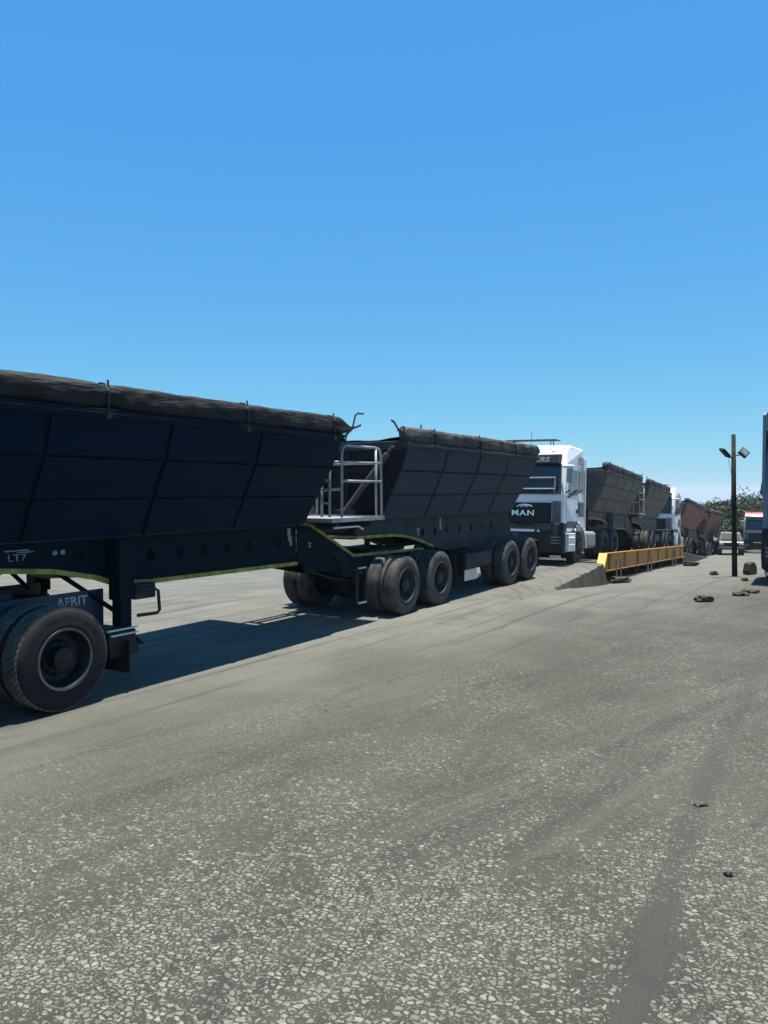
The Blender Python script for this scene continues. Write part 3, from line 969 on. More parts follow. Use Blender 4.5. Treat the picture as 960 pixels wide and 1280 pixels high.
def make_rear():
    global OFF
    OFF = Vector((7.3, 0, 0))
    root = empty('tipper_trailer')
    make_tub(root, 7.22, 14.0, [7.25 + 1.62 * k for k in (1, 2, 3)], ('dusty_shell', 'dusty', 'dusty_web', 'tarp_dusty'), [8.25, 10.35, 12.4], 8.0, .45, -.05)
    web = [(6.45, 1.735), (13.55, 1.735), (13.75, 1.30), (13.75, 1.02), (10.0, .98), (9.35, 1.12), (8.9, 1.25), (8.3, 1.38), (7.75, 1.44), (6.45, 1.46)]
    holes = [(x, 1.42, .06, .085) for x in (8.95, 9.5, 10.05, 10.7, 11.35, 11.95, 12.5)]
    for sgn in (-1, 1):
        plate_with_holes('chassis_web', web, holes, sgn * WEB, .02, 'dusty_web', root)
        strip([(6.45, 1.445), (7.75, 1.425), (8.3, 1.365), (8.9, 1.235), (9.35, 1.11)], sgn * (WEB + .02), .05, .07).build('edge_strip', 'yellow_dirty', root)
    c = MB()
    for sgn in (-1, 1):
        c.box(6.45, 13.6, sgn * WEB - .10, sgn * WEB + .10, 1.736, 1.748)
    for x in (6.6, 7.6, 8.6, 10.0, 11.0, 12.0, 13.0, 13.6):
        c.box(x - .05, x + .05, -WEB + .012, WEB - .012, 1.46 if x < 9 else 1.1, 1.70)
    c.box(6.5, 8.6, -.55, .55, 1.40, 1.42)
    c.tube([(7.85, 0, 1.42), (7.85, 0, 1.17)], .06, 12)
    c.build('cross_member', 'steel', root)
    # lower frame carrying the bogie, tool box and spare gear
    lf = MB()
    for sgn in (-1, 1):
        lf.box(11.1, 14.1, sgn * .58 - .06, sgn * .58 + .06, .84, 1.0)
    lf.build('bogie_frame', 'dusty_web', root)
    tb = MB(); tb.box(10.0, 11.45, -1.12, -.55, .56, .93)
    t = tb.build('tool_box', 'dusty_shell', root, bevel=.03)
    tl = MB(); tl.box(10.04, 11.41, -1.135, -1.118, .60, .90); tl.build('lid', 'dusty_web', t, bevel=.006)
    pl = MB(); pl.box(10.12, 10.74, -1.06, -1.05, .31, .55); pl.box(10.74, 10.86, -1.06, -1.05, .33, .43)
    pl.build('number_plate', 'plate', root)
    for x0 in (10.16, 10.4):
        pass
    bk = MB(); bk.box(10.3, 10.55, -1.049, -1.03, .5, .6); bk.build('plate_bracket', 'steel', root)
    dm = MB()
    dm.box(9.72, 9.79, -WEB - .014, -WEB - .0105, 1.54, 1.69); dm.box(9.72, 9.80, -WEB - .014, -WEB - .0105, 1.44, 1.539)
    dm.build('warning_decal', 'letter_worn', root); dm = MB()
    dm.box(8.70, 8.84, -WEB - .014, -WEB - .0105, 1.48, 1.51); dm.box(8.74, 8.80, -WEB - .014, -WEB - .0105, 1.36, 1.479)
    dm.build('warning_decal', 'letter_worn', root)
    # access platform and guard rails ahead of the tub
    pf = MB()
    for k in range(9):
        pf.box(4.98 + k * .17, 5.147 + k * .17, -1.16, .30, 1.80, 1.82)
    pf.box(4.95, 6.55, -1.20, -1.165, 1.775, 1.84); pf.box(4.95, 6.55, .30, .33, 1.775, 1.84)
    pf.box(4.95, 4.975, -1.165, .30, 1.775, 1.84); pf.box(6.525, 6.55, -1.165, .30, 1.775, 1.84)
    plf = pf.build('access_platform', 'silver', root)
    br = MB(); br.box(5.2, 5.32, -1.1, .7, 1.66, 1.758); br.box(6.2, 6.32, -1.1, .7, 1.66, 1.758); br.box(5.2, 7.2, -.5, -.4, 1.752, 1.758)
    br.box(5.25, 7.3, -.55, -.45, 1.56, 1.66); br.box(5.25, 7.3, .45, .55, 1.56, 1.66); br.build('platform_bracket', 'steel', plf)
    br2 = MB(); br2.box(5.05, 5.75, -1.19, -1.15, 1.675, 1.70); br2.tube([(5.75, -1.17, 1.69), (5.9, -1.17, 1.63)], .015, 6); br2.build('light_strip', 'plate', plf)
    rl = MB()
    rT = .022
    def rail(p, r=rT): rl.tube(p, r, 8)
    y = -1.17
    rail([(5.27, y, 1.85), (5.27, y, 2.85), (5.29, y, 2.95), (5.35, y, 3.0), (5.45, y, 3.015), (6.30, y, 3.02), (6.40, y, 3.0), (6.45, y, 2.94), (6.47, y, 2.85), (6.50, y, 1.85)])
    rail([(5.27, y, 2.44), (6.48, y, 2.44)]); rail([(5.27, y, 2.74), (6.48, y, 2.76)])
    rail([(6.32, y, 1.85), (6.30, y, 3.01)])
    # ladder side at the open end of the platform
    xs2 = 5.27
    rail([(xs2, -.77, 1.85), (xs2, -.77, 2.52)]); rail([(xs2, -.93, 1.85), (xs2, -.93, 2.88)])
    rail([(xs2, -1.17, 2.75), (xs2, -.84, 2.73)]); rail([(xs2, -1.17, 2.31), (xs2, -.76, 2.29)])
    rail([(xs2, -.94, 2.45), (xs2, -.76, 2.45)], .024); rail([(xs2, -.93, 2.08), (xs2, -.77, 2.08)], .016)
    rail([(6.48, -1.17, 2.76), (6.48, .22, 2.76)]); rail([(6.48, .22, 1.85), (6.48, .22, 2.80)])
    rail([(5.45, .22, 2.30), (6.48, .22, 2.30)]); rail([(5.45, .22, 1.85), (5.45, .22, 2.76)]); rail([(5.45, .22, 2.76), (6.48, .22, 2.76)])
    rl.build('guard_rail', 'silver', plf, smooth=True)
    # tipping ram and hoses on the front wall
    ram = MB()
    ram.tube([(6.95, -.05, 1.85), (7.05, -.95, 2.95)], .055, 12); ram.tube([(7.05, -.95, 2.95), (7.07, -1.06, 3.09)], .03, 10)
    ram.box(6.85, 7.05, -.25, .1, 1.74, 1.92)
    ram.build('tipping_ram', 'steel_dusty', root, smooth=False)
    hz = MB()
    hz.lathe([(-.02, .14), (-.02, .17), (.02, .17), (.02, .14)], (4.98, -.2, 2.05), 20)
    for i in range(3):
        hz.tube([(5.1, -.1 + .08 * i, 1.9), (5.0, -.1 + .08 * i, 2.2), (5.15, -.05 + .08 * i, 2.35), (5.35, 0 + .05 * i, 2.0), (5.6, 0, 1.86)], .014, 6)
    hz.build('hose_coil', 'steel_dusty', plf)
    # tarpaulin crank and hooks at the front end
    ck = MB()
    ck.tube([(7.5, -1.19, 3.30), (7.05, -1.2, 3.36), (6.88, -1.2, 3.50), (6.78, -1.2, 3.53)], .018, 6)
    ck.tube([(7.0, -1.2, 3.36), (7.12, -1.24, 3.44), (7.3, -1.22, 3.40), (7.42, -1.2, 3.32)], .018, 6)
    ck.tube([(7.85, -1.2, 3.36), (7.88, -1.2, 3.53)], .016, 6)
    ck.build('tarpaulin_crank', 'steel', root)
    for sgn in (-1, 1):
        f = MB(); f.box(14.28, 14.295, sgn * .98 - .25, sgn * .98 + .25, .28, .95); f.build('mudflap', 'rubber_flap', root)
    f = MB(); f.box(14.05, 14.29, -1.2, 1.2, .952, 1.0); f.build('rear_bumper', 'steel', root)
    for sgn in (-1, 1):
        q = MB(); q.box(14.29, 14.31, sgn * .95 - .12, sgn * .95 + .12, .955, .995); q.build('tail_lamp', 'red_lens', root)
    axle_set(root, (12.37, 13.65), 'tyre_ribbed', 'rim_deep_dusty', 'steel_dusty')
    OFF = Vector((0, 0, 0))
    return root

# ---------------------------------------------------------------- trucks
def make_truck(paint_='white', near=False, guard=False, sign=False, grille_name=True, roof=None, lower='black', front_panel=None, mirrors=True, tall=None):
    global OFF
    OFF = Vector((0, 0, 0))
    root = empty('truck')
    XF = -6.05
    fp = front_panel or paint_
    tyre = 'tyre_near' if near else 'tyre_block_dusty'
    rim = 'rim_deep_dark' if near else 'rim_deep_dusty'
    # cab shell
    def wf(z):
        if z < 3.05: return 1.0
        return 1.0 - .10 * min(1, (z - 3.05) / .68)
    prof = [(XF + .02, 1.02), (XF, 1.30), (XF - .01, 2.16), (XF + .17, 3.06), (XF + .30, 3.40), (XF + .55, 3.62), (XF + .95, 3.74), (XF + 2.2, 3.72), (XF + 2.28, 3.60), (XF + 2.30, 1.02)]
    cb = MB()
    # loft with several sections across the width for a rounded roof
    secs = [(-1.235, .0), (-1.20, .0), (-.9, .015), (0, .03), (.9, .015), (1.20, .0), (1.235, .0)]
    n = len(prof)
    vs = []
    for i, (y, crown) in enumerate(secs):
        edge = i in (0, len(secs) - 1)
        for (x, z) in prof:
            f = wf(z)
            xx = x - crown * (1.2 if x < XF + .5 else 0) + (.05 if edge and x < XF + .5 else 0)
            zz = z + (crown if z > 3.3 else 0) - (.035 if edge and z > 3.3 else 0)
            vs.append((xx, y * f, zz))
    fs = [tuple(range(n)), tuple(range(len(secs) * n - 1, (len(secs) - 1) * n - 1, -1))]
    for k in range(len(secs) - 1):
        for i in range(n):
            fs.append((k * n + i, (k + 1) * n + i, (k + 1) * n + (i + 1) % n, k * n + (i + 1) % n))
    cb.add(vs, fs)
    cab = cb.build('cab', paint_, root, bevel=.03)
    if roof:
        rf = MB()
        rf.prism([(XF + .27, 3.42), (XF + .55, 3.66), (XF + .95, 3.80), (XF + 2.2, 3.78), (XF + 2.3, 3.62), (XF + 2.3, 3.30), (XF + .3, 3.30)], -1.18, 1.18, lambda z: 1.0 - .06 * max(0, (z - 3.3) / .5))
        rf.build('roof', roof, cab, bevel=.04)
    if tall:
        tf = MB()
        tf.prism([(XF + .0, 1.32), (XF - .03, 2.0), (XF - .03, 3.86), (XF + .3, 3.96), (XF + 2.1, 3.96), (XF + 2.1, 3.3), (XF + .45, 3.3), (XF + .45, 1.32)], -1.265, -1.20)
        tf.prism([(XF + .0, 2.0), (XF - .03, 2.2), (XF - .03, 3.86), (XF + .3, 3.96), (XF + 2.1, 3.96), (XF + 2.1, 2.3), (XF + .45, 2.0)], 1.20, 1.265)
        tf.box(XF - .02, XF + .28, -1.199, 1.199, 3.50, 3.86)
        tf.box(XF + .281, XF + 2.1, -1.199, 1.199, 3.76, 3.94)
        tf.build('side_fairing', tall, cab)
    def xs_(z):    # front surface
        return XF - .01 + .18 * max(0, (z - 2.16)) / .90 - .035
    # windscreen
    def facepanel(z0, z1, w0, w1, th, ystep=6, cr=.03):
        m = MB(); vs = []
        for (z, w) in ((z0, w0), (z1, w1)):
            for j in range(ystep + 1):
                y = -w + 2 * w * j / ystep
                c_ = cr * (1 - (y / 1.25) ** 2)
                vs.append((xs_(z) - c_ + .02, y, z))
        k = ystep + 1
        vs += [(v[0] - th, v[1], v[2]) for v in vs]
        fs = []
        for j in range(ystep):
            fs.append((j, j + 1, k + j + 1, k + j)); o2 = 2 * k
            fs.append((o2 + j, o2 + k + j, o2 + k + j + 1, o2 + j + 1))
            fs.append((j, o2 + j, o2 + j + 1, j + 1)); fs.append((k + j, k + j + 1, o2 + k + j + 1, o2 + k + j))
        fs.append((0, k, 3 * k, 2 * k)); fs.append((k - 1, 3 * k - 1, 4 * k - 1, 2 * k - 1)) if False else None
        fs.append((k - 1, 2 * k + k - 1, 3 * k + k - 1, k + k - 1))
        m.add(vs, [f for f in fs if f])
        return m
    facepanel(2.16, 3.10, 1.14, 1.08, .02).build('windscreen', 'glass', cab)
    vz = MB()
    vz.prism([(XF + .13, 3.08), (XF - .10, 3.10), (XF - .02, 3.38), (XF + .28, 3.42)], -1.06, 1.06)
    vis = vz.build('sun_visor', 'black', cab, bevel=.02)
    if sign:
        lettering('sign_lettering', 'ERS', .20, 'letter', vis, (XF - .105, -.53, 3.16), 'front', .004, .25, 1.35, 1.1, .004)
    for yy in (.25, -.55):
        wp = MB(); wp.tube([(xs_(2.18) - .06, yy, 2.18), (xs_(2.5) - .05, yy - .5, 2.42)], .012, 6)
        wp.build('wiper', 'black', cab)
    # front face: light panel, grille, bumper
    gz0 = MB()
    gz0.box(XF - .085, XF + .02, -.84, .84, 1.292, 1.90)
    gr = gz0.build('grille', 'black', cab, bevel=.02)
    sl = MB()
    for k in range(4):
        sl.box(XF - .10, XF - .084, -.68, .68, 1.335 + k * .075, 1.36 + k * .075)
    sl.build('slat', 'steel', gr)
    if grille_name:
        lettering('grille_lettering', 'MAN', .235, 'chrome', gr, (XF - .10, 0.05, 1.50), 'front', .012, 0, 1.35, 1.15, .006)
        em = MB()
        em.tube([(XF - .10, 0.255, 1.772), (XF - .105, 0.150, 1.821), (XF - .11, 0.000, 1.842), (XF - .105, -0.150, 1.821), (XF - .10, -0.255, 1.772)], .018, 6)
        em.tube([(XF - .10, 0.128, 1.772), (XF - .105, 0.060, 1.800), (XF - .105, -0.045, 1.800), (XF - .10, -0.112, 1.765)], .02, 6)
        em.tube([(XF - .105, -0.045, 1.800), (XF - .105, -0.083, 1.821)], .024, 6)
        em.build('emblem', 'chrome', gr)
    bp = MB()
    bp.prism([(XF + .7, .40), (XF - .08, .34), (XF - .16, .48), (XF - .17, .95), (XF - .10, 1.29), (XF + .25, 1.29), (XF + .25, 1.0), (XF + .7, 1.0)], -1.25, 1.25)
    bum = bp.build('bumper', lower, root, bevel=.05)
    st = MB(); st.box(XF - .185, XF - .165, -.36, .42, 1.0, 1.075); st.build('number_plate', 'letter', bum)
    st = MB(); st.lathe([(0, 0), (.0, .035), (.02, .035)], (XF - .18, 0, 0), 10)
    bd = MB(); bd.box(XF - .18, XF - .16, -.52, -.45, 1.0, 1.06); bd.build('badge', 'letter', bum)
    for sgn in (-1, 1):
        h = MB(); h.box(XF - .185, XF - .12, sgn * .98 - .22, sgn * .98 + .22, .62, .90)
        hl = h.build('headlight', 'glass', bum, bevel=.02)
        q = MB()
        for k in range(3):
            q.box(XF - .19, XF - .184, sgn * 1.02 - .14, sgn * 1.02 + .14, .66 + .09 * k, .68 + .09 * k)
        q.build('lens', 'cabgrey', hl)
        h2 = MB(); h2.box(XF - .13, XF - .02, sgn * 1.0 - .16, sgn * 1.0 + .16, .22, .30); h2.build('fog_lamp', 'lamp', bum, bevel=.01)
    for sgn in (-1, 1):
        pn = MB()
        pn.prism([(XF - .05, 1.30), (XF - .06, 1.95), (XF + .02, 1.95), (XF + .02, 1.30)], sgn * 1.0 - .13, sgn * 1.0 + .13)
        pn.build('air_duct', 'duct_grey', cab, bevel=.02)
    # doors, windows, handles, mirrors
    for sgn in (-1, 1):
        y = sgn * 1.238
        th = .012 * sgn
        w = MB()
        def sideplate(poly, name, mat, t0=.0, t1=.016, par=cab):
            q = MB(); q.prism(poly, y + sgn * t0, y + sgn * t1); return q.build(name, mat, par)
        dr = sideplate([(XF + .20, 1.12), (XF + .16, 2.14), (XF + .34, 3.02), (XF + 1.30, 3.02), (XF + 1.34, 1.12)], 'door', paint_, .0, .012)
        q = MB(); q.prism([(XF + .26, 2.16), (XF + .42, 2.95), (XF + .72, 2.95), (XF + .72, 2.16)], y + sgn * .013, y + sgn * .018); q.build('window', 'glass', dr)
        q = MB(); q.prism([(XF + .77, 2.16), (XF + .77, 2.95), (XF + 1.24, 2.95), (XF + 1.24, 2.16)], y + sgn * .013, y + sgn * .018); q.build('window', 'glass', dr)
        sideplate([(XF + 1.45, 2.25), (XF + 1.45, 2.95), (XF + 2.05, 2.95), (XF + 2.05, 2.25)], 'window', 'glass', .002, .010)
        q = MB(); q.box(XF + 1.12, XF + 1.28, y + sgn * .013 - .012, y + sgn * .013 + .012, 1.60, 1.72); q.build('handle', 'black', dr)
        if mirrors or sgn < 0:
            mr = MB()
            mr.tube([(XF + .05, sgn * 1.15, 3.02), (XF - .12, sgn * 1.42, 2.99)], .022, 8)
            m2_ = MB(); m2_.tube([(XF + .10, sgn * 1.22, 2.20), (XF - .08, sgn * 1.42, 2.28)], .02, 8)
            m2_.build('mirror_arm', 'black', cab)
            arm = mr.build('mirror_arm', 'black', cab)
            mh = MB(); mh.box(XF - .22, XF - .08, sgn * 1.44 - .10, sgn * 1.44 + .10, 2.50, 2.93); mh.build('mirror', 'cabgrey', arm, bevel=.035)
            mt = MB(); mt.box(XF - .26, XF + .0, sgn * 1.37 - .17, sgn * 1.37 + .17, 2.95, 3.04); mt.build('mirror_cap', paint_, arm, bevel=.03)
        # bar slanting across the door
        bb = MB(); bb.tube([(XF + .18, sgn * 1.29, 2.08), (XF + 1.45, sgn * 1.34, 2.35)], .028, 8); bb.build('grab_bar', 'black', cab)
        # wheel arch with hazard stripes
        fa = MB()
        fa.lathe([(0, .63), (0, .74), (.45, .74), (.45, .63)], (-4.62, -1.31 if sgn < 0 else .86, TR), 22, R(-5), R(185))
        fd = fa.build('mudguard', paint_, root)
        sp_ = MB()
        for k in range(4):
            a = R(100 + 18 * k)
            sp_.lathe([(-.008, .64), (-.008, .745), (.2, .746), (.208, .64)], (-4.62, -1.31 if sgn < 0 else 1.11, TR), 3, a, a + R(9))
        sp_.build('hazard_stripe', 'black', fd)
        stp = MB()
        stp.box(XF + .1, XF + .78, y - .12, y + .0, .42, .98); stp.box(XF + .14, XF + .7, y - .14, y + .012, .60, .64); stp.box(XF + .14, XF + .7, y - .14, y + .012, .82, .86)
        stp.build('step', paint_ if paint_ == 'white' else 'black', root, bevel=.015)
        tr = MB(); tr.prism([(XF + .21, 1.125), (XF + .20, 1.34), (XF + 1.33, 1.34), (XF + 1.335, 1.125)], y + sgn * .0125, y + sgn * .02); tr.build('door_trim', 'duct_grey', dr)
        for xx in (XF + 1.38, XF + 2.10):
            gp = MB(); gp.box(xx - .012, xx + .012, y - .004, y + .004, 1.12, 3.05); gp.build('door_gap', 'black', cab)
        for k in range(3):
            rb = MB(); rb.prism([(XF + 1.55 + k * .2, 3.16), (XF + 1.68 + k * .2, 3.44), (XF + 1.74 + k * .2, 3.44), (XF + 1.61 + k * .2, 3.16)], sgn * 1.232, sgn * 1.2, lambda z: 1.0 - .10 * max(0, (z - 3.05) / .68) + .004); rb.build('deflector_stripe', 'duct_grey', cab)
        vt = MB(); vt.box(XF + 1.5, XF + 2.0, y - .006, y + .006, 1.5, 1.95); vt.build('air_vent', 'duct_grey', cab)
        sk = MB(); sk.box(XF + 2.0, XF + 2.30, sgn * 1.2 - .02, sgn * 1.2 + .02, 1.2, 3.4); sk.build('side_deflector', paint_, cab, bevel=.01)
        dual_wheel(root, -4.62, sgn, tyre, 'rim_flat', True)
    # roof gear
    rg = MB()
    rg.tube([(XF + .5, -.9, 3.86), (XF + .5, .9, 3.88)], .02, 6); rg.tube([(XF + .75, -.7, 3.92), (XF + .75, 1.0, 3.94)], .02, 6)
    for yy in (-.6, .6):
        rg.tube([(XF + .5, yy, 3.58), (XF + .5, yy, 3.86)], .014, 6); rg.tube([(XF + .75, yy, 3.66), (XF + .75, yy, 3.92)], .014, 6)
    rg.tube([(XF + .9, .2, 3.7), (XF + .95, .2, 4.25)], .008, 5)
    rg.build('roof_bar', 'black', cab)
    for sgn in (-1, 1):
        bl = MB(); bl.box(XF + .38, XF + .52, sgn * .73 - .07, sgn * .73 + .07, 3.46, 3.54); bl.build('roof_lamp', 'black', cab, bevel=.015)
    if guard:
        gd = MB()
        x = XF - .19
        for z in (2.32, 2.66): gd.tube([(x + (.03 if z > 2.5 else 0), -1.0, z), (x + (.03 if z > 2.5 else 0), 1.08, z)], .022, 8)
        for yy in (1.06, .72): gd.tube([(x, yy, 2.32), (x + .03, yy, 2.66)], .02, 8)
        gd.tube([(x, -.98, 2.32), (x + .03, -.98, 2.66)], .02, 8)
        for yy in (1.0, -.95): gd.tube([(x, yy, 2.32), (XF - .02, yy, 2.14)], .018, 6)
        gd.build('stone_guard', 'silver', cab)
    # chassis
    ch = MB()
    for sgn in (-1, 1):
        ch.box(XF + .5, .95, sgn * .42 - .045, sgn * .42 + .045, .78, 1.0)
    for x in (-3.2, -2.2, -.68, .85): ch.box(x - .06, x + .06, -.38, .38, .80, .98)
    ch.box(-1.1, -.1, -.50, .50, 1.12, 1.20); ch.box(-.95, -.3, -.36, .36, 1.0, 1.12)
    for x in (0, -1.36):
        ch.tube([(x, -1.0, TR), (x, 1.0, TR)], .09, 10); ch.lathe([(-.2, 0), (-.18, .16), (0, .22), (.18, .16), (.2, 0)], (x, 0, TR), 18)
    ch.tube([(-4.62, -.95, TR), (-4.62, .95, TR)], .06, 8)
    for x in (-.68,):
        for sgn in (-1, 1):
            for k in range(5): ch.box(x - .75 + k * .06, x + .75 - k * .06, sgn * .5 - .05, sgn * .5 + .05, .70 + k * .02, .717 + k * .02)
    ch.build('chassis', 'steel', root)
    for sgn in (-1, 1):
        tk = MB(); tk.box(-3.45, -2.35, sgn * .9 - .30, sgn * .9 + .30, .45, 1.02); tk.build('fuel_tank', 'silver' if sgn < 0 else 'black', root, bevel=.10)
    ex = MB(); ex.tube([(-3.62, .75, .9), (-3.62, .75, 3.3), (-3.55, .75, 3.45)], .075, 12); ex.tube([(-3.62, .75, 1.7), (-3.62, .75, 2.8)], .11, 12); ex.build('exhaust_stack', 'chrome', root, smooth=False)
    for x in (0, -1.36):
        for sgn in (-1, 1):
            dual_wheel(root, x, sgn, tyre, rim)
    # rear side panel and flap
    for sgn in (1, -1):
        rp = MB(); rp.box(-.95, .98, sgn * .60 - .015, sgn * .60 + .015, .60, 1.13)
        rpo = rp.build('side_skirt', 'bluecab' if near else 'black', root, bevel=.01)
    if near:
        lettering('skirt_lettering', 'AFRIT', .150, 'letter_faded', rpo, (.55, -.617, .975), 'side', .003, 0, 1.0, 1.05, .004)
        bx = MB(); bx.box(.62, 1.0, -1.15, -.62, .52, .70); bx.box(.66, 1.06, -1.12, -.70, .40, .52); bx.build('tail_light_box', 'black', root, bevel=.012)
        fl = MB(); fl.box(.60, 1.02, -1.16, -1.13, .712, .728); fl.box(.64, 1.02, -1.17, -1.155, .655, .672); fl.build('reflector', 'plate', root)
    for sgn in (-1, 1):
        mf = MB(); mf.box(.84, .855, sgn * 1.0 - .22, sgn * 1.0 + .22, .22, .60); mf.build('mudflap', 'rubber_flap', root)
    for sgn in (-1, 1):
        tl = MB(); tl.box(.982, .99, sgn * .30 - .1, sgn * .30 + .1, .84, .92); tl.build('tail_lamp', 'red_lens', root)
    return root

# ----- rig nearest the camera
A1 = (-3.357, 7.715)
c1, r1 = frame(A1, HEAD1, 0.0, 0.0)
lead = make_lead()
rear = make_rear()
place(lead, c1, r1, 0); place(rear, c1, r1, 7.3)
GT = 'side tipper trailers in the queue'
tag(lead, 'nearest dark navy side tipper trailer with rolled black tarp and round chassis holes', 'trailer', GT)
tag(rear, 'dusty navy tipper trailer with silver guard rail platform behind the nearest trailer', 'trailer', GT)
t0 = make_truck('bluecab', near=True, grille_name=False)
place(t0, c1, r1, .12)
tag(t0, 'dark truck under the nearest tipper trailer, only its big rear wheel and AFRIT panel showing', 'truck')

# ----- second rig on the weighbridge
DECK = -.060
H2 = R(28.0)
def deck_z(y): return DECK * (y - 24.0) - .02
A2 = (8.62, 28.15)
c2, r2 = frame(A2, H2, deck_z(A2[1]), math.atan(-DECK * math.cos(H2)))
mm_grey = {'navy_underside': M['grey_shell'], 'navy_paint': M['grey'], 'chassis_navy': M['grey_web'], 'black_tarpaulin': M['tarp_grey'],
           'dusty_shell': M['grey_shell'], 'dusty_navy_paint': M['grey'], 'dusty_chassis': M['grey_web'], 'dusty_tarpaulin': M['tarp_grey'], 'dark_steel': M['steel_dusty']}
lead2 = copy_tree(lead, mm_grey); place(lead2, c2, r2, 0)
rear2 = copy_tree(rear, mm_grey); place(rear2, c2, r2, 7.3)
tag(lead2, 'grey dusty tipper trailer coupled right behind the white truck with the guard bar', 'trailer', GT)
tag(rear2, 'grey tipper trailer over the middle of the yellow weighbridge beam', 'trailer', GT)
t1 = make_truck('white', guard=True, sign=True)
u1 = Vector((math.sin(R(31)), math.cos(R(31)), 0))
ct, rt = frame((5.45 + 6.05 * u1.x, 23.0 + 6.05 * u1.y), R(31), deck_z(28.2) + .0, .045)
place(t1, ct, rt, 0)
GW = 'white trucks in the queue'
tag(t1, 'white truck with black grille and silver guard across its windscreen, entering the weighbridge', 'truck', GW)

# ----- third rig beyond the weighbridge
H3 = R(31.0)
u3 = Vector((math.sin(H3), math.cos(H3), 0))
A3 = (16.38 + 6.05 * u3.x, 43.0 + 6.05 * u3.y)
def lane3(y): return lerp_tab([(40, -.98), (43, -1.20), (46, -1.55), (49, -1.95), (56, -2.72), (63, -3.08), (80, -3.8)], y)
c3, r3 = frame(A3, H3, lane3(A3[1]) , .10)
mm_rust = {'navy_underside': M['rust_shell'], 'navy_paint': M['rust'], 'chassis_navy': M['rust_web'], 'black_tarpaulin': M['tarp_grey'],
           'dusty_shell': M['rust_shell'], 'dusty_navy_paint': M['rust'], 'dusty_chassis': M['rust_web'], 'dusty_tarpaulin': M['tarp_grey'], 'dark_steel': M['steel_dusty'], 'galvanised_rail': M['steel_dusty']}
c3a, r3a = frame(A3, H3, lane3(A3[1]) + .02, .095)
lead3 = copy_tree(lead, mm_rust); place(lead3, c3a, r3a, 0)
rr_pos = Vector((A3[0], A3[1], 0)) + u3 * 10.0
c3b, r3b = frame((rr_pos.x, rr_pos.y), H3, lane3(rr_pos.y) + .05, .06)
rear3 = copy_tree(rear, mm_rust); place(rear3, c3b, r3b, -1.9)
tag(lead3, 'rust brown dusty tipper trailer just behind the farther white truck', 'trailer', GT)
tag(rear3, 'rust brown tipper trailer at the tail of the queue, beside the light pole', 'trailer', GT)
t2 = make_truck('white', guard=False, sign=False)
place(t2, c3, r3, 0)
tag(t2, 'white truck farther down the queue, at the far end of the weighbridge', 'truck', GW)

# ---------------------------------------------------------------- ramps
def ramp(name, line, width, zf, mat, end_caps=True, seed=1):
    """slab along a line of near-edge points; sides go down into the ground"""
    m = MB()
    rr = random.Random(seed)
    pts = []
    for (a, b) in zip(line, line[1:]):
        k = max(1, int(math.dist(a, b) / .12))
        for i in range(k):
            pts.append((a[0] + (b[0] - a[0]) * i / k, a[1] + (b[1] - a[1]) * i / k))
    pts.append(line[-1])
    rows = []
    for i, p in enumerate(pts):
        q = pts[min(i + 1, len(pts) - 1)]; o = pts[max(i - 1, 0)]
        d = Vector((q[0] - o[0], q[1] - o[1], 0)).normalized(); nn = Vector((-d.y, d.x, 0))
        P = Vector((p[0], p[1], 0)); j = .10 * mnoise.noise(Vector((P.x * 1.1, P.y * 1.1, seed))) + .05 * mnoise.noise(Vector((P.x * 4, P.y * 4, seed)))
        row = []
        zt = zf(p[1])
        e0 = P - nn * (.18 + j * .6); g0 = gz(e0.x, e0.y)
        row.append((e0.x, e0.y, min(g0 - .1, zt - .02)))
        e1 = P - nn * (j * .8); row.append((e1.x, e1.y, zt - .03 + .03 * mnoise.noise(Vector((P.x * 3, P.y * 3, seed + 4.0)))))
        e2 = P + nn * .10; row.append((e2.x, e2.y, zt))
        for w in (width * .33, width * .66, width):
            e = P + nn * w; row.append((e.x, e.y, zt + .01 * mnoise.noise(Vector((e.x * 2, e.y * 2, seed)))))
        e = P + nn * (width + .2); row.append((e.x, e.y, min(gz(e.x, e.y) - .1, zt - .02)))
        rows.append(row)
    k = len(rows[0])
    m.add([v for r_ in rows for v in r_], [(i * k + j, i * k + j + 1, (i + 1) * k + j + 1, (i + 1) * k + j) for i in range(len(rows) - 1) for j in range(k - 1)] + [tuple(range(k)), tuple((len(rows) - 1) * k + j for j in range(k))])
    o = m.build(name, mat, None, auto=True)
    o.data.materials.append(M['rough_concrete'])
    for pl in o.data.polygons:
        if abs(pl.normal.z) < .75: pl.material_index = 1  # steep side walls take the concrete with their shade painted in
    tag(o, kind='structure')
    return o
ramp('ramp', [(2.55, 14.9), (3.30, 16.4), (3.95, 17.7), (6.90, 23.9)], 5.2, lambda y: lerp_tab([(15, -.012), (17, .008), (24, -.03)], y), 'concrete')
ramp('ramp', [(16.95, 43.3), (17.35, 44.0), (24.9, 56.6)], 4.4, lambda y: lane3(y) - .01, 'concrete', seed=5)

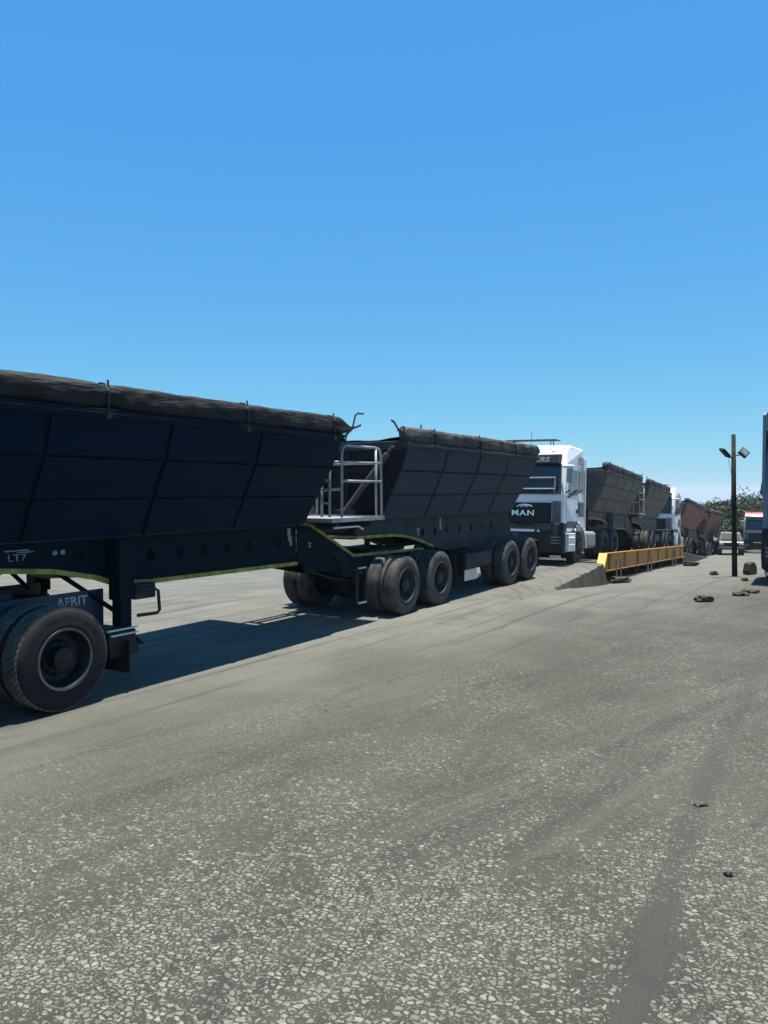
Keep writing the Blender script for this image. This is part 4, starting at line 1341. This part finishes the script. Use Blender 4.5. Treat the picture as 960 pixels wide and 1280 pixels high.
# ---------------------------------------------------------------- weighbridge
def make_weighbridge():
    P0 = Vector((6.85, 24.05, 0)); u = Vector((math.sin(H2), math.cos(H2), 0)); n = Vector((math.cos(H2), -math.sin(H2), 0))
    root = empty('weighbridge', (P0.x, P0.y, deck_z(P0.y)), (0, math.atan(-DECK * math.cos(H2)), math.pi / 2 - H2))
    tag(root, 'steel weighbridge with a long yellow side beam and pairs of short posts under the trucks', 'weighbridge')
    L = 21.6
    for (y, name) in ((-.0, 'near'), (3.35, 'far')):
        b = MB()
        s = -1 if y < 1 else 1
        # channel beam: web, flanges, slanted nose
        b.prism([(.0, -.30), (.52, .26), (L, .30), (L, -.34), (.35, -.28)], y - .02, y + .02)
        b.box(.50, L, y - .10, y + .02, .262, .30) if s < 0 else b.box(.50, L, y - .02, y + .10, .262, .30)
        b.prism([(.35, -.30), (L, -.36), (L, -.32), (.35, -.26)], y - .10 if s < 0 else y - .022, y + .022 if s < 0 else y + .10)
        b.build('side_beam', 'beam', root, bevel=.008)
        g = MB()
        for k in range(8):
            x = 1.2 + k * 2.7
            g.box(x - .02, x + .02, y + s * .021, y + s * .095, -.255, .255)
        g.build('beam_stiffener', 'beam', root)
        nz = MB()
        nz.add([(-.12, y - .13, -.30), (-.12, y + .13, -.30), (.46, y + .13, .30), (.46, y - .13, .30), (-.02, y - .13, -.30), (-.02, y + .13, -.30), (.54, y + .13, .29), (.54, y - .13, .29)],
               [(0, 1, 2, 3), (4, 7, 6, 5), (0, 3, 7, 4), (1, 5, 6, 2), (0, 4, 5, 1), (3, 2, 6, 7)])
        nz.build('nose_plate', 'nose', root)
    d = MB(); d.box(.3, L, .06, 3.29, -.16, .0)
    for k in range(10): d.box(1.0 + k * 2.2 - .08, 1.0 + k * 2.2 + .08, .1, 3.25, -.5, -.16)
    d.build('deck', 'steel_dusty', root)
    for (xa, xb) in ((1.7, 2.45), (8.2, 9.1), (15.8, 16.9)):
        for x in (xa, xb):
            p = MB(); p.tube([(x, -.19, .10), (x, -.19, -1.0)], .03, 8); p.build('guide_post', 'post_grey', root)
        q = MB(); q.box(xa - .3, xb + .3, -.45, .1, -1.06, -.92); q.build('base_plate', 'rough_concrete', root, bevel=.01)
    for x in (1.0, 7.4, 13.9, 20.6):
        for y in (.5, 2.8):
            q = MB(); q.box(x - .35, x + .35, y - .35, y + .35, -1.6, -.5); q.build('pier', 'rough_concrete', root, bevel=.02)
    return root
M['post_grey'] = plain('pale_post', (.26, .23, .18), .7, 0, .3, .3, 8)
M['nose'] = plain('sunlit_yellow_plate', (.46, .32, .03), .55, 0, .4, .12, 5)  # the beam's yellow, brighter: sunlight on the slanted face put in
make_weighbridge()

# ---------------------------------------------------------------- light pole
def make_pole():
    b = ray_ground(917, 720)
    s = b.y / 950.0
    root = empty('light_pole', b)
    tag(root, 'dark weathered pole carrying two small floodlights beside the queue', 'light pole')
    top = 177 * s
    m = MB(); m.tube([(.03, 0, -.4), (.03, 0, .02), (-.02, 0, top * .5), (-.055, 0, top)], [.078, .075, .066, .056], 14); po = m.build('post', 'wood', root, smooth=True)
    a = MB(); a.tube([(-.05, 0, top - 29 * s), (-.20, -.05, top - 29 * s), (-.22, -.05, top - 26 * s)], .02, 6); a.tube([(-.03, 0, top - 26 * s), (.10, -.04, top - 26 * s)], .02, 6)
    a.tube([(-.2, -.04, top - 31 * s), (-.06, -.02, top - 60 * s), (.0, -.10, top - 110 * s)], .006, 5)
    a.build('arm', 'steel', root)
    f1 = MB(); f1.box(-.155, .155, -.04, .04, -.125, .125)
    l1 = f1.build('floodlight', 'steel', root, bevel=.02, loc=(.19, -.10, top - 23 * s)); l1.rotation_euler = (R(-40), R(-28), R(40))
    q = MB(); q.box(-.125, .125, -.048, -.041, -.095, .095); q.build('lens', 'lampglass', l1)
    f2 = MB(); f2.box(-.155, .155, -.04, .04, -.12, .12)
    l2 = f2.build('floodlight', 'steel', root, bevel=.02, loc=(-.31, -.05, top - 23 * s)); l2.rotation_euler = (R(-78), R(44), R(10))
    q = MB(); q.box(-.125, .125, -.048, -.041, -.095, .095); q.build('lens', 'lampglass', l2)
M['lampglass'] = plain('lamp_glass', (.12, .15, .15), .15, 0, .6, .2)
make_pole()

# ---------------------------------------------------------------- trucks on the right
def place_cab(t, px, Y, head, zg, scale=1.0, pitch=0.0):
    """puts the near-left (image left) front corner of the cab at image column px and depth Y"""
    u = Vector((math.sin(head), math.cos(head), 0)); n = Vector((math.cos(head), -math.sin(head), 0))
    corner = Vector((at(px, Y), Y, zg))
    c = corner + n * 1.25 * scale + u * 6.22 * scale
    t.location = c; t.rotation_euler = (0, pitch, math.pi / 2 - head); t.scale = (scale,) * 3
tR = make_truck('shade_grey', grille_name=False, mirrors=False, tall='shade_grey')
place_cab(tR, 952.5, 18.2, R(30), gz(9.3, 18.4) , 1.06)
tag(tR, 'tall white truck, its shade painted in as blue grey, with black bumper, cut off by the right picture edge', 'truck')
tD = make_truck('cabgrey', grille_name=False, roof='red')
place_cab(tD, 930, 62, R(25), gz(30, 63) + .02, .88)
tag(tD, 'grey truck with a red roof parked in front of the far trees', 'truck')

# ---------------------------------------------------------------- pickup
def make_pickup():
    root = empty('pickup')
    b = MB()
    b.prism([(0, .42), (-.02, .95), (.15, 1.05), (1.25, 1.12), (5.0, 1.12), (5.05, .5), (4.6, .42)], -.88, .88)
    bo = b.build('body', 'pickup_grey', root, bevel=.06)
    c = MB(); c.prism([(1.1, 1.10), (1.52, 1.70), (3.2, 1.74), (3.35, 1.10)], -.82, .82, lambda z: 1.0 - .16 * max(0, (z - 1.1) / .64))
    ca = c.build('cabin', 'pickup_grey', root, bevel=.05)
    w = MB(); w.add([(1.18, -.70, 1.15), (1.18, .70, 1.15), (1.50, .62, 1.645), (1.50, -.62, 1.645), (1.12, -.70, 1.16), (1.12, .70, 1.16), (1.44, .62, 1.655), (1.44, -.62, 1.655)], [(0, 1, 2, 3), (4, 5, 6, 7), (0, 1, 5, 4), (1, 2, 6, 5), (2, 3, 7, 6), (3, 0, 4, 7)])
    w.build('windscreen', 'black', ca)
    for sgn in (-1, 1):
        h = MB(); h.box(-.05, .06, sgn * .68 - .15, sgn * .68 + .15, .74, .88); h.build('headlight', 'lamp', bo, bevel=.02)
        s = MB(); s.prism([(1.55, 1.18), (1.85, 1.58), (3.1, 1.62), (3.15, 1.18)], sgn * .84, sgn * .80, lambda z: 1.0 - .16 * max(0, (z - 1.1) / .64)); s.build('window', 'glass', ca)
    g = MB(); g.box(-.05, 0, -.48, .48, .70, .90); g.build('grille', 'black', bo, bevel=.01)
    u = MB(); u.box(-.12, .1, -.90, .90, .42, .60); u.build('bumper', 'duct_grey', bo, bevel=.03)
    for x in (.85, 4.0):
        for sgn in (-1, 1):
            wh = bpy.data.objects.new('wheel', None); col.objects.link(wh); wh.parent = root; wh.location = (x, sgn * .80, .36); wh.rotation_euler = (0, 0, 0 if sgn < 0 else math.pi); wh.scale = (.66, .75, .66)
            linkmesh('tyre', WM['tyre_ribbed'], wh, (0, 0, 0)); linkmesh('rim', WM['rim_flat'], wh, (0, -.145, 0))
    return root
M['pickup_grey'] = paint('dark_pickup_paint', (.02, .02, .02), (.06, .052, .044), .5, .45, .7, .4, .5)
pk = make_pickup()
pk.location = (at(915, 57), 57, gz(at(915, 57), 57) + .01); pk.rotation_euler = (R(0), R(3), math.pi / 2 - R(22))
tag(pk, 'small dark pickup facing the yard behind the light pole', 'pickup')

# ---------------------------------------------------------------- loose blocks, rubble and stones
def rock(name, loc, size, seed, mat='rubble', rz=0.0, flat=1.0):
    bm = bmesh.new()
    bmesh.ops.create_icosphere(bm, subdivisions=3, radius=1.0)
    for v in bm.verts:
        d = v.co.normalized()
        k = 1 + .60 * mnoise.noise(d * 1.6 + Vector((seed, 0, 0))) + .26 * mnoise.noise(d * 4.0 + Vector((0, seed, 0)))
        q = d * k
        q = Vector([math.copysign(min(abs(a), .93), a) for a in q])
        v.co = Vector((q.x * size[0], q.y * size[1], q.z * size[2]))
    mz = min(v.co.z for v in bm.verts)
    for v in bm.verts: v.co.z -= mz * .85
    me = bpy.data.meshes.new(name); bm.to_mesh(me); bm.free()
    me.materials.append(M[mat])
    o = bpy.data.objects.new(name, me); col.objects.link(o); o.location = loc; o.rotation_euler = (0, 0, rz)
    return o
def rock_at(name, px, py, wpx, hpx, label, cat, seed, mat='rubble', depth=.6, group=None, rz=0.2):
    p = ray_ground(px, py)
    s = p.y / 950.0
    o = rock(name, p, (wpx * s / 2 / .72, wpx * s * depth / 2 / .72, hpx * s / 1.3), seed, mat, rz)
    tag(o, label, cat, group)
    return o
rock_at('concrete_lump', 880, 752, 18, 6, 'largest dark concrete lump lying on the pale lane before the light pole', 'rubble', 1.5, 'rubble', .45)
rock_at('concrete_lump', 892, 719, 9, 4, 'small dark block on the lane between the weighbridge end and the pole', 'rubble', 2.5, 'rubble', .5)
rock_at('asphalt_piece', 925, 744, 15, 3, 'flat broken asphalt piece at the crumbling edge right of the pole', 'rubble', 4.5, 'rubble', .8)
rock_at('asphalt_piece', 937, 741, 17, 3.5, 'wider broken asphalt slab at the crumbling edge near the right border', 'rubble', 5.5, 'rubble', .7)
rock_at('asphalt_piece', 931, 726, 7, 3, 'dark broken chunk just below the pole and the chock', 'rubble', 6.5, 'rubble', .7)
rock_at('rubble_heap', 864, 707, 14, 4, 'low heap of rubble at the far foot of the weighbridge', 'rubble', 8.5, 'rough_concrete', .8)
rock_at('rubble_heap', 776, 728, 22, 6, 'dark rubble at the foot of the first posts under the yellow beam', 'rubble', 9.5, 'rubble', .6)
rock_at('stone', 876, 1009, 13, 4, 'black stone chip lying on the asphalt at right', 'stone', 11.5, 'rubble', .6)
rock_at('stone', 911, 1095, 9, 4, 'small black chip at the edge of the dark wheel track', 'stone', 12.5, 'rubble', .7)
# crumbled asphalt edge beyond the weighbridge
b = ray_ground(937, 718); s = b.y / 950.0
ck = MB()
ck.prism([(-.15, 0), (-.16, .12), (-.12, .33), (.02, .38), (.10, .35), (.16, .24), (.17, .06), (.14, 0)], -.13, .12, lambda z: 1.0 - .45 * z)
wc = ck.build('wheel_chock', 'chock', None, bevel=.035) if 'chock' in M else None
if wc is None:
    M['chock'] = plain('olive_block', (.055, .052, .035), .85, 0, .2, .45, 9, .4)
    wc = ck.build('wheel_chock', 'chock', None, bevel=.035)
wc.location = (b.x, b.y, b.z - .01); wc.rotation_euler = (0, 0, R(25))
tag(wc, 'worn dark olive block standing on the ground before the right-hand truck', 'block')

# ---------------------------------------------------------------- trees
def make_tree(loc, h, w, seed, mat, name='tree', sparse=False, leaf=.22, count=1500):
    rr = random.Random(seed)
    root = empty(name, loc)
    t = MB()
    lean = rr.uniform(-.08, .08)
    t.tube([(0, 0, -.3), (lean * h * .15, 0, h * .2), (lean * h * .4, .05 * h, h * .5), (lean * h * .7, 0, h * .82)], [h * .032, h * .027, h * .018, h * .006], 8)
    tips = []
    for k in range(9):
        a = rr.uniform(0, 6.28); z0 = h * rr.uniform(.28, .65)
        L = w * rr.uniform(.28, .5)
        e = Vector((math.cos(a) * L, math.sin(a) * L, z0 + h * rr.uniform(.12, .30)))
        t.tube([(lean * z0 * .7, 0, z0), (e.x * .5, e.y * .5, (z0 + e.z) / 2 + .04 * h), e], [h * .014, h * .009, h * .003], 6)
        tips.append(e)
    t.build('trunk', 'bark', root, smooth=True)
    clumps = []
    for e in tips:
        clumps.append((e, w * rr.uniform(.16, .27)))
    for k in range(10 if not sparse else 5):
        a = rr.uniform(0, 6.28); q = rr.uniform(0, .38) * w
        clumps.append((Vector((math.cos(a) * q, math.sin(a) * q, h * rr.uniform(.52, .95))), w * rr.uniform(.13, .24)))
    m = MB()
    for i in range(count):
        c, r = clumps[rr.randrange(len(clumps))]
        d = Vector((rr.gauss(0, 1), rr.gauss(0, 1), rr.gauss(0, .75))).normalized() * r * (rr.random() ** .5)
        p = c + d
        if p.z < h * .18: continue
        s = leaf * rr.uniform(.6, 1.3)
        nx = Vector((rr.gauss(0, 1), rr.gauss(0, 1), rr.gauss(0, .6) + .5)).normalized()
        a = nx.orthogonal().normalized(); b_ = nx.cross(a)
        an = rr.uniform(0, 6.28); a2 = a * math.cos(an) + b_ * math.sin(an); b2 = nx.cross(a2)
        m.add([p - a2 * s, p + b2 * s * .45, p + a2 * s, p - b2 * s * .45], [(0, 1, 2, 3)])
    m.build('crown', mat, root, fixn=False)
    return root
GTREE = 'trees along the far edge of the yard'
tree_specs = [
    # px, depth, top py, width m, kind, sparse, label
    (868, 88, 634, 5.5, 'leaf_dark', False, 'dark tree whose top shows above the rust brown trailer tub'),
    (890, 92, 629, 5.0, 'leaf_dark', False, 'bushy tree left of the light pole, above the last trailer'),
    (903, 96, 632, 5.0, 'leaf', False, 'small rounded tree top just left of the light pole'),
    (921, 78, 626, 3.6, 'leaf', True, 'thin open tree with gaps right behind the light pole'),
    (931, 90, 624, 5.2, 'leaf', False, 'green tree right of the pole, above the red roofed truck'),
    (948, 84, 622, 6.4, 'leaf', False, 'broad pale green tree crown behind the red roofed truck'),
    (966, 92, 618, 7.0, 'leaf_dark', False, 'dark broad tree mostly hidden behind the right-hand truck'),
    (990, 90, 615, 7.0, 'leaf', False, None),
]
for i, (px, Y, py, w, mat, sp, lab) in enumerate(tree_specs):
    x = at(px, Y); z = gz(x, Y)
    top = EYE - (py - 612) * Y / 950.0
    tr_ = make_tree((x, Y, z), top - z, w, 20 + i, mat, sparse=sp, leaf=.17, count=1300 if sp else 5200)
    tag(tr_, lab or 'broad tree standing beyond the right edge of the yard', 'tree', GTREE)
for i, (px, Y, py, w, lab) in enumerate([(922, 70, 655, 3.4, 'low green bush between the light pole and the red roofed truck'), (929, 74, 650, 3.6, 'taller bush right beside the red roofed truck'), (912, 76, 656, 3.2, 'low bush behind the pickup')]):
    x = at(px, Y); z = gz(x, Y); top = EYE - (py - 612) * Y / 950.0
    b_ = make_tree((x, Y, z), top - z, w, 60 + i, 'leaf', 'bush', False, .14, 3000)
    tag(b_, lab, 'bush', 'bushes at the yard edge')
# far wood: one mass
def wood():
    rr = random.Random(5)
    m = MB()
    for k in range(150):
        x = -150 + 2.4 * k + rr.uniform(-1, 1); y = 150 + rr.uniform(-8, 14) + abs(x) * .05
        h = rr.uniform(8.5, 11.0) if x < 38 else rr.uniform(5.2, 7.4); w = rr.uniform(4, 6); z = gz(x, y)
        for i in range(320):
            d = Vector((rr.gauss(0, 1), rr.gauss(0, 1), rr.gauss(0, 1))).normalized() * (rr.random() ** .4)
            p = Vector((x + d.x * w * .6, y + d.y * w * .5, z + h * .5 + d.z * h * .5 * rr.uniform(.8, 1.05)))
            s = rr.uniform(.35, .8)
            nx = Vector((rr.gauss(0, 1), rr.gauss(0, 1), rr.gauss(0, .7) + .4)).normalized(); a = nx.orthogonal().normalized(); b2 = nx.cross(a)
            m.add([p - a * s, p + b2 * s * .5, p + a * s, p - b2 * s * .5], [(0, 1, 2, 3)])
    o = m.build('far_wood', 'leaf_dark', None, fixn=False)
    tag(o, 'distant line of trees closing the view behind the yard', 'trees', None, 'stuff')
wood()

# ---------------------------------------------------------------- dusty air over the yard
def haze():
    m = MB(); m.box(-4100, 4100, -230, 4100, -176, 12)
    hm = bpy.data.materials.new('dusty_air'); hm.use_nodes = True
    t = hm.node_tree; t.nodes.clear()
    o = t.nodes.new('ShaderNodeOutputMaterial'); v = t.nodes.new('ShaderNodeVolumePrincipled')
    v.inputs['Color'].default_value = (.88, .92, .96, 1)
    v.inputs['Density'].default_value = .00024
    v.inputs['Anisotropy'].default_value = .2
    t.links.new(v.outputs[0], o.inputs['Volume'])
    ob = m.build('haze', hm, None)
    tag(ob, 'thin pale dusty air lying over the yard', 'haze', None, 'stuff')
haze()
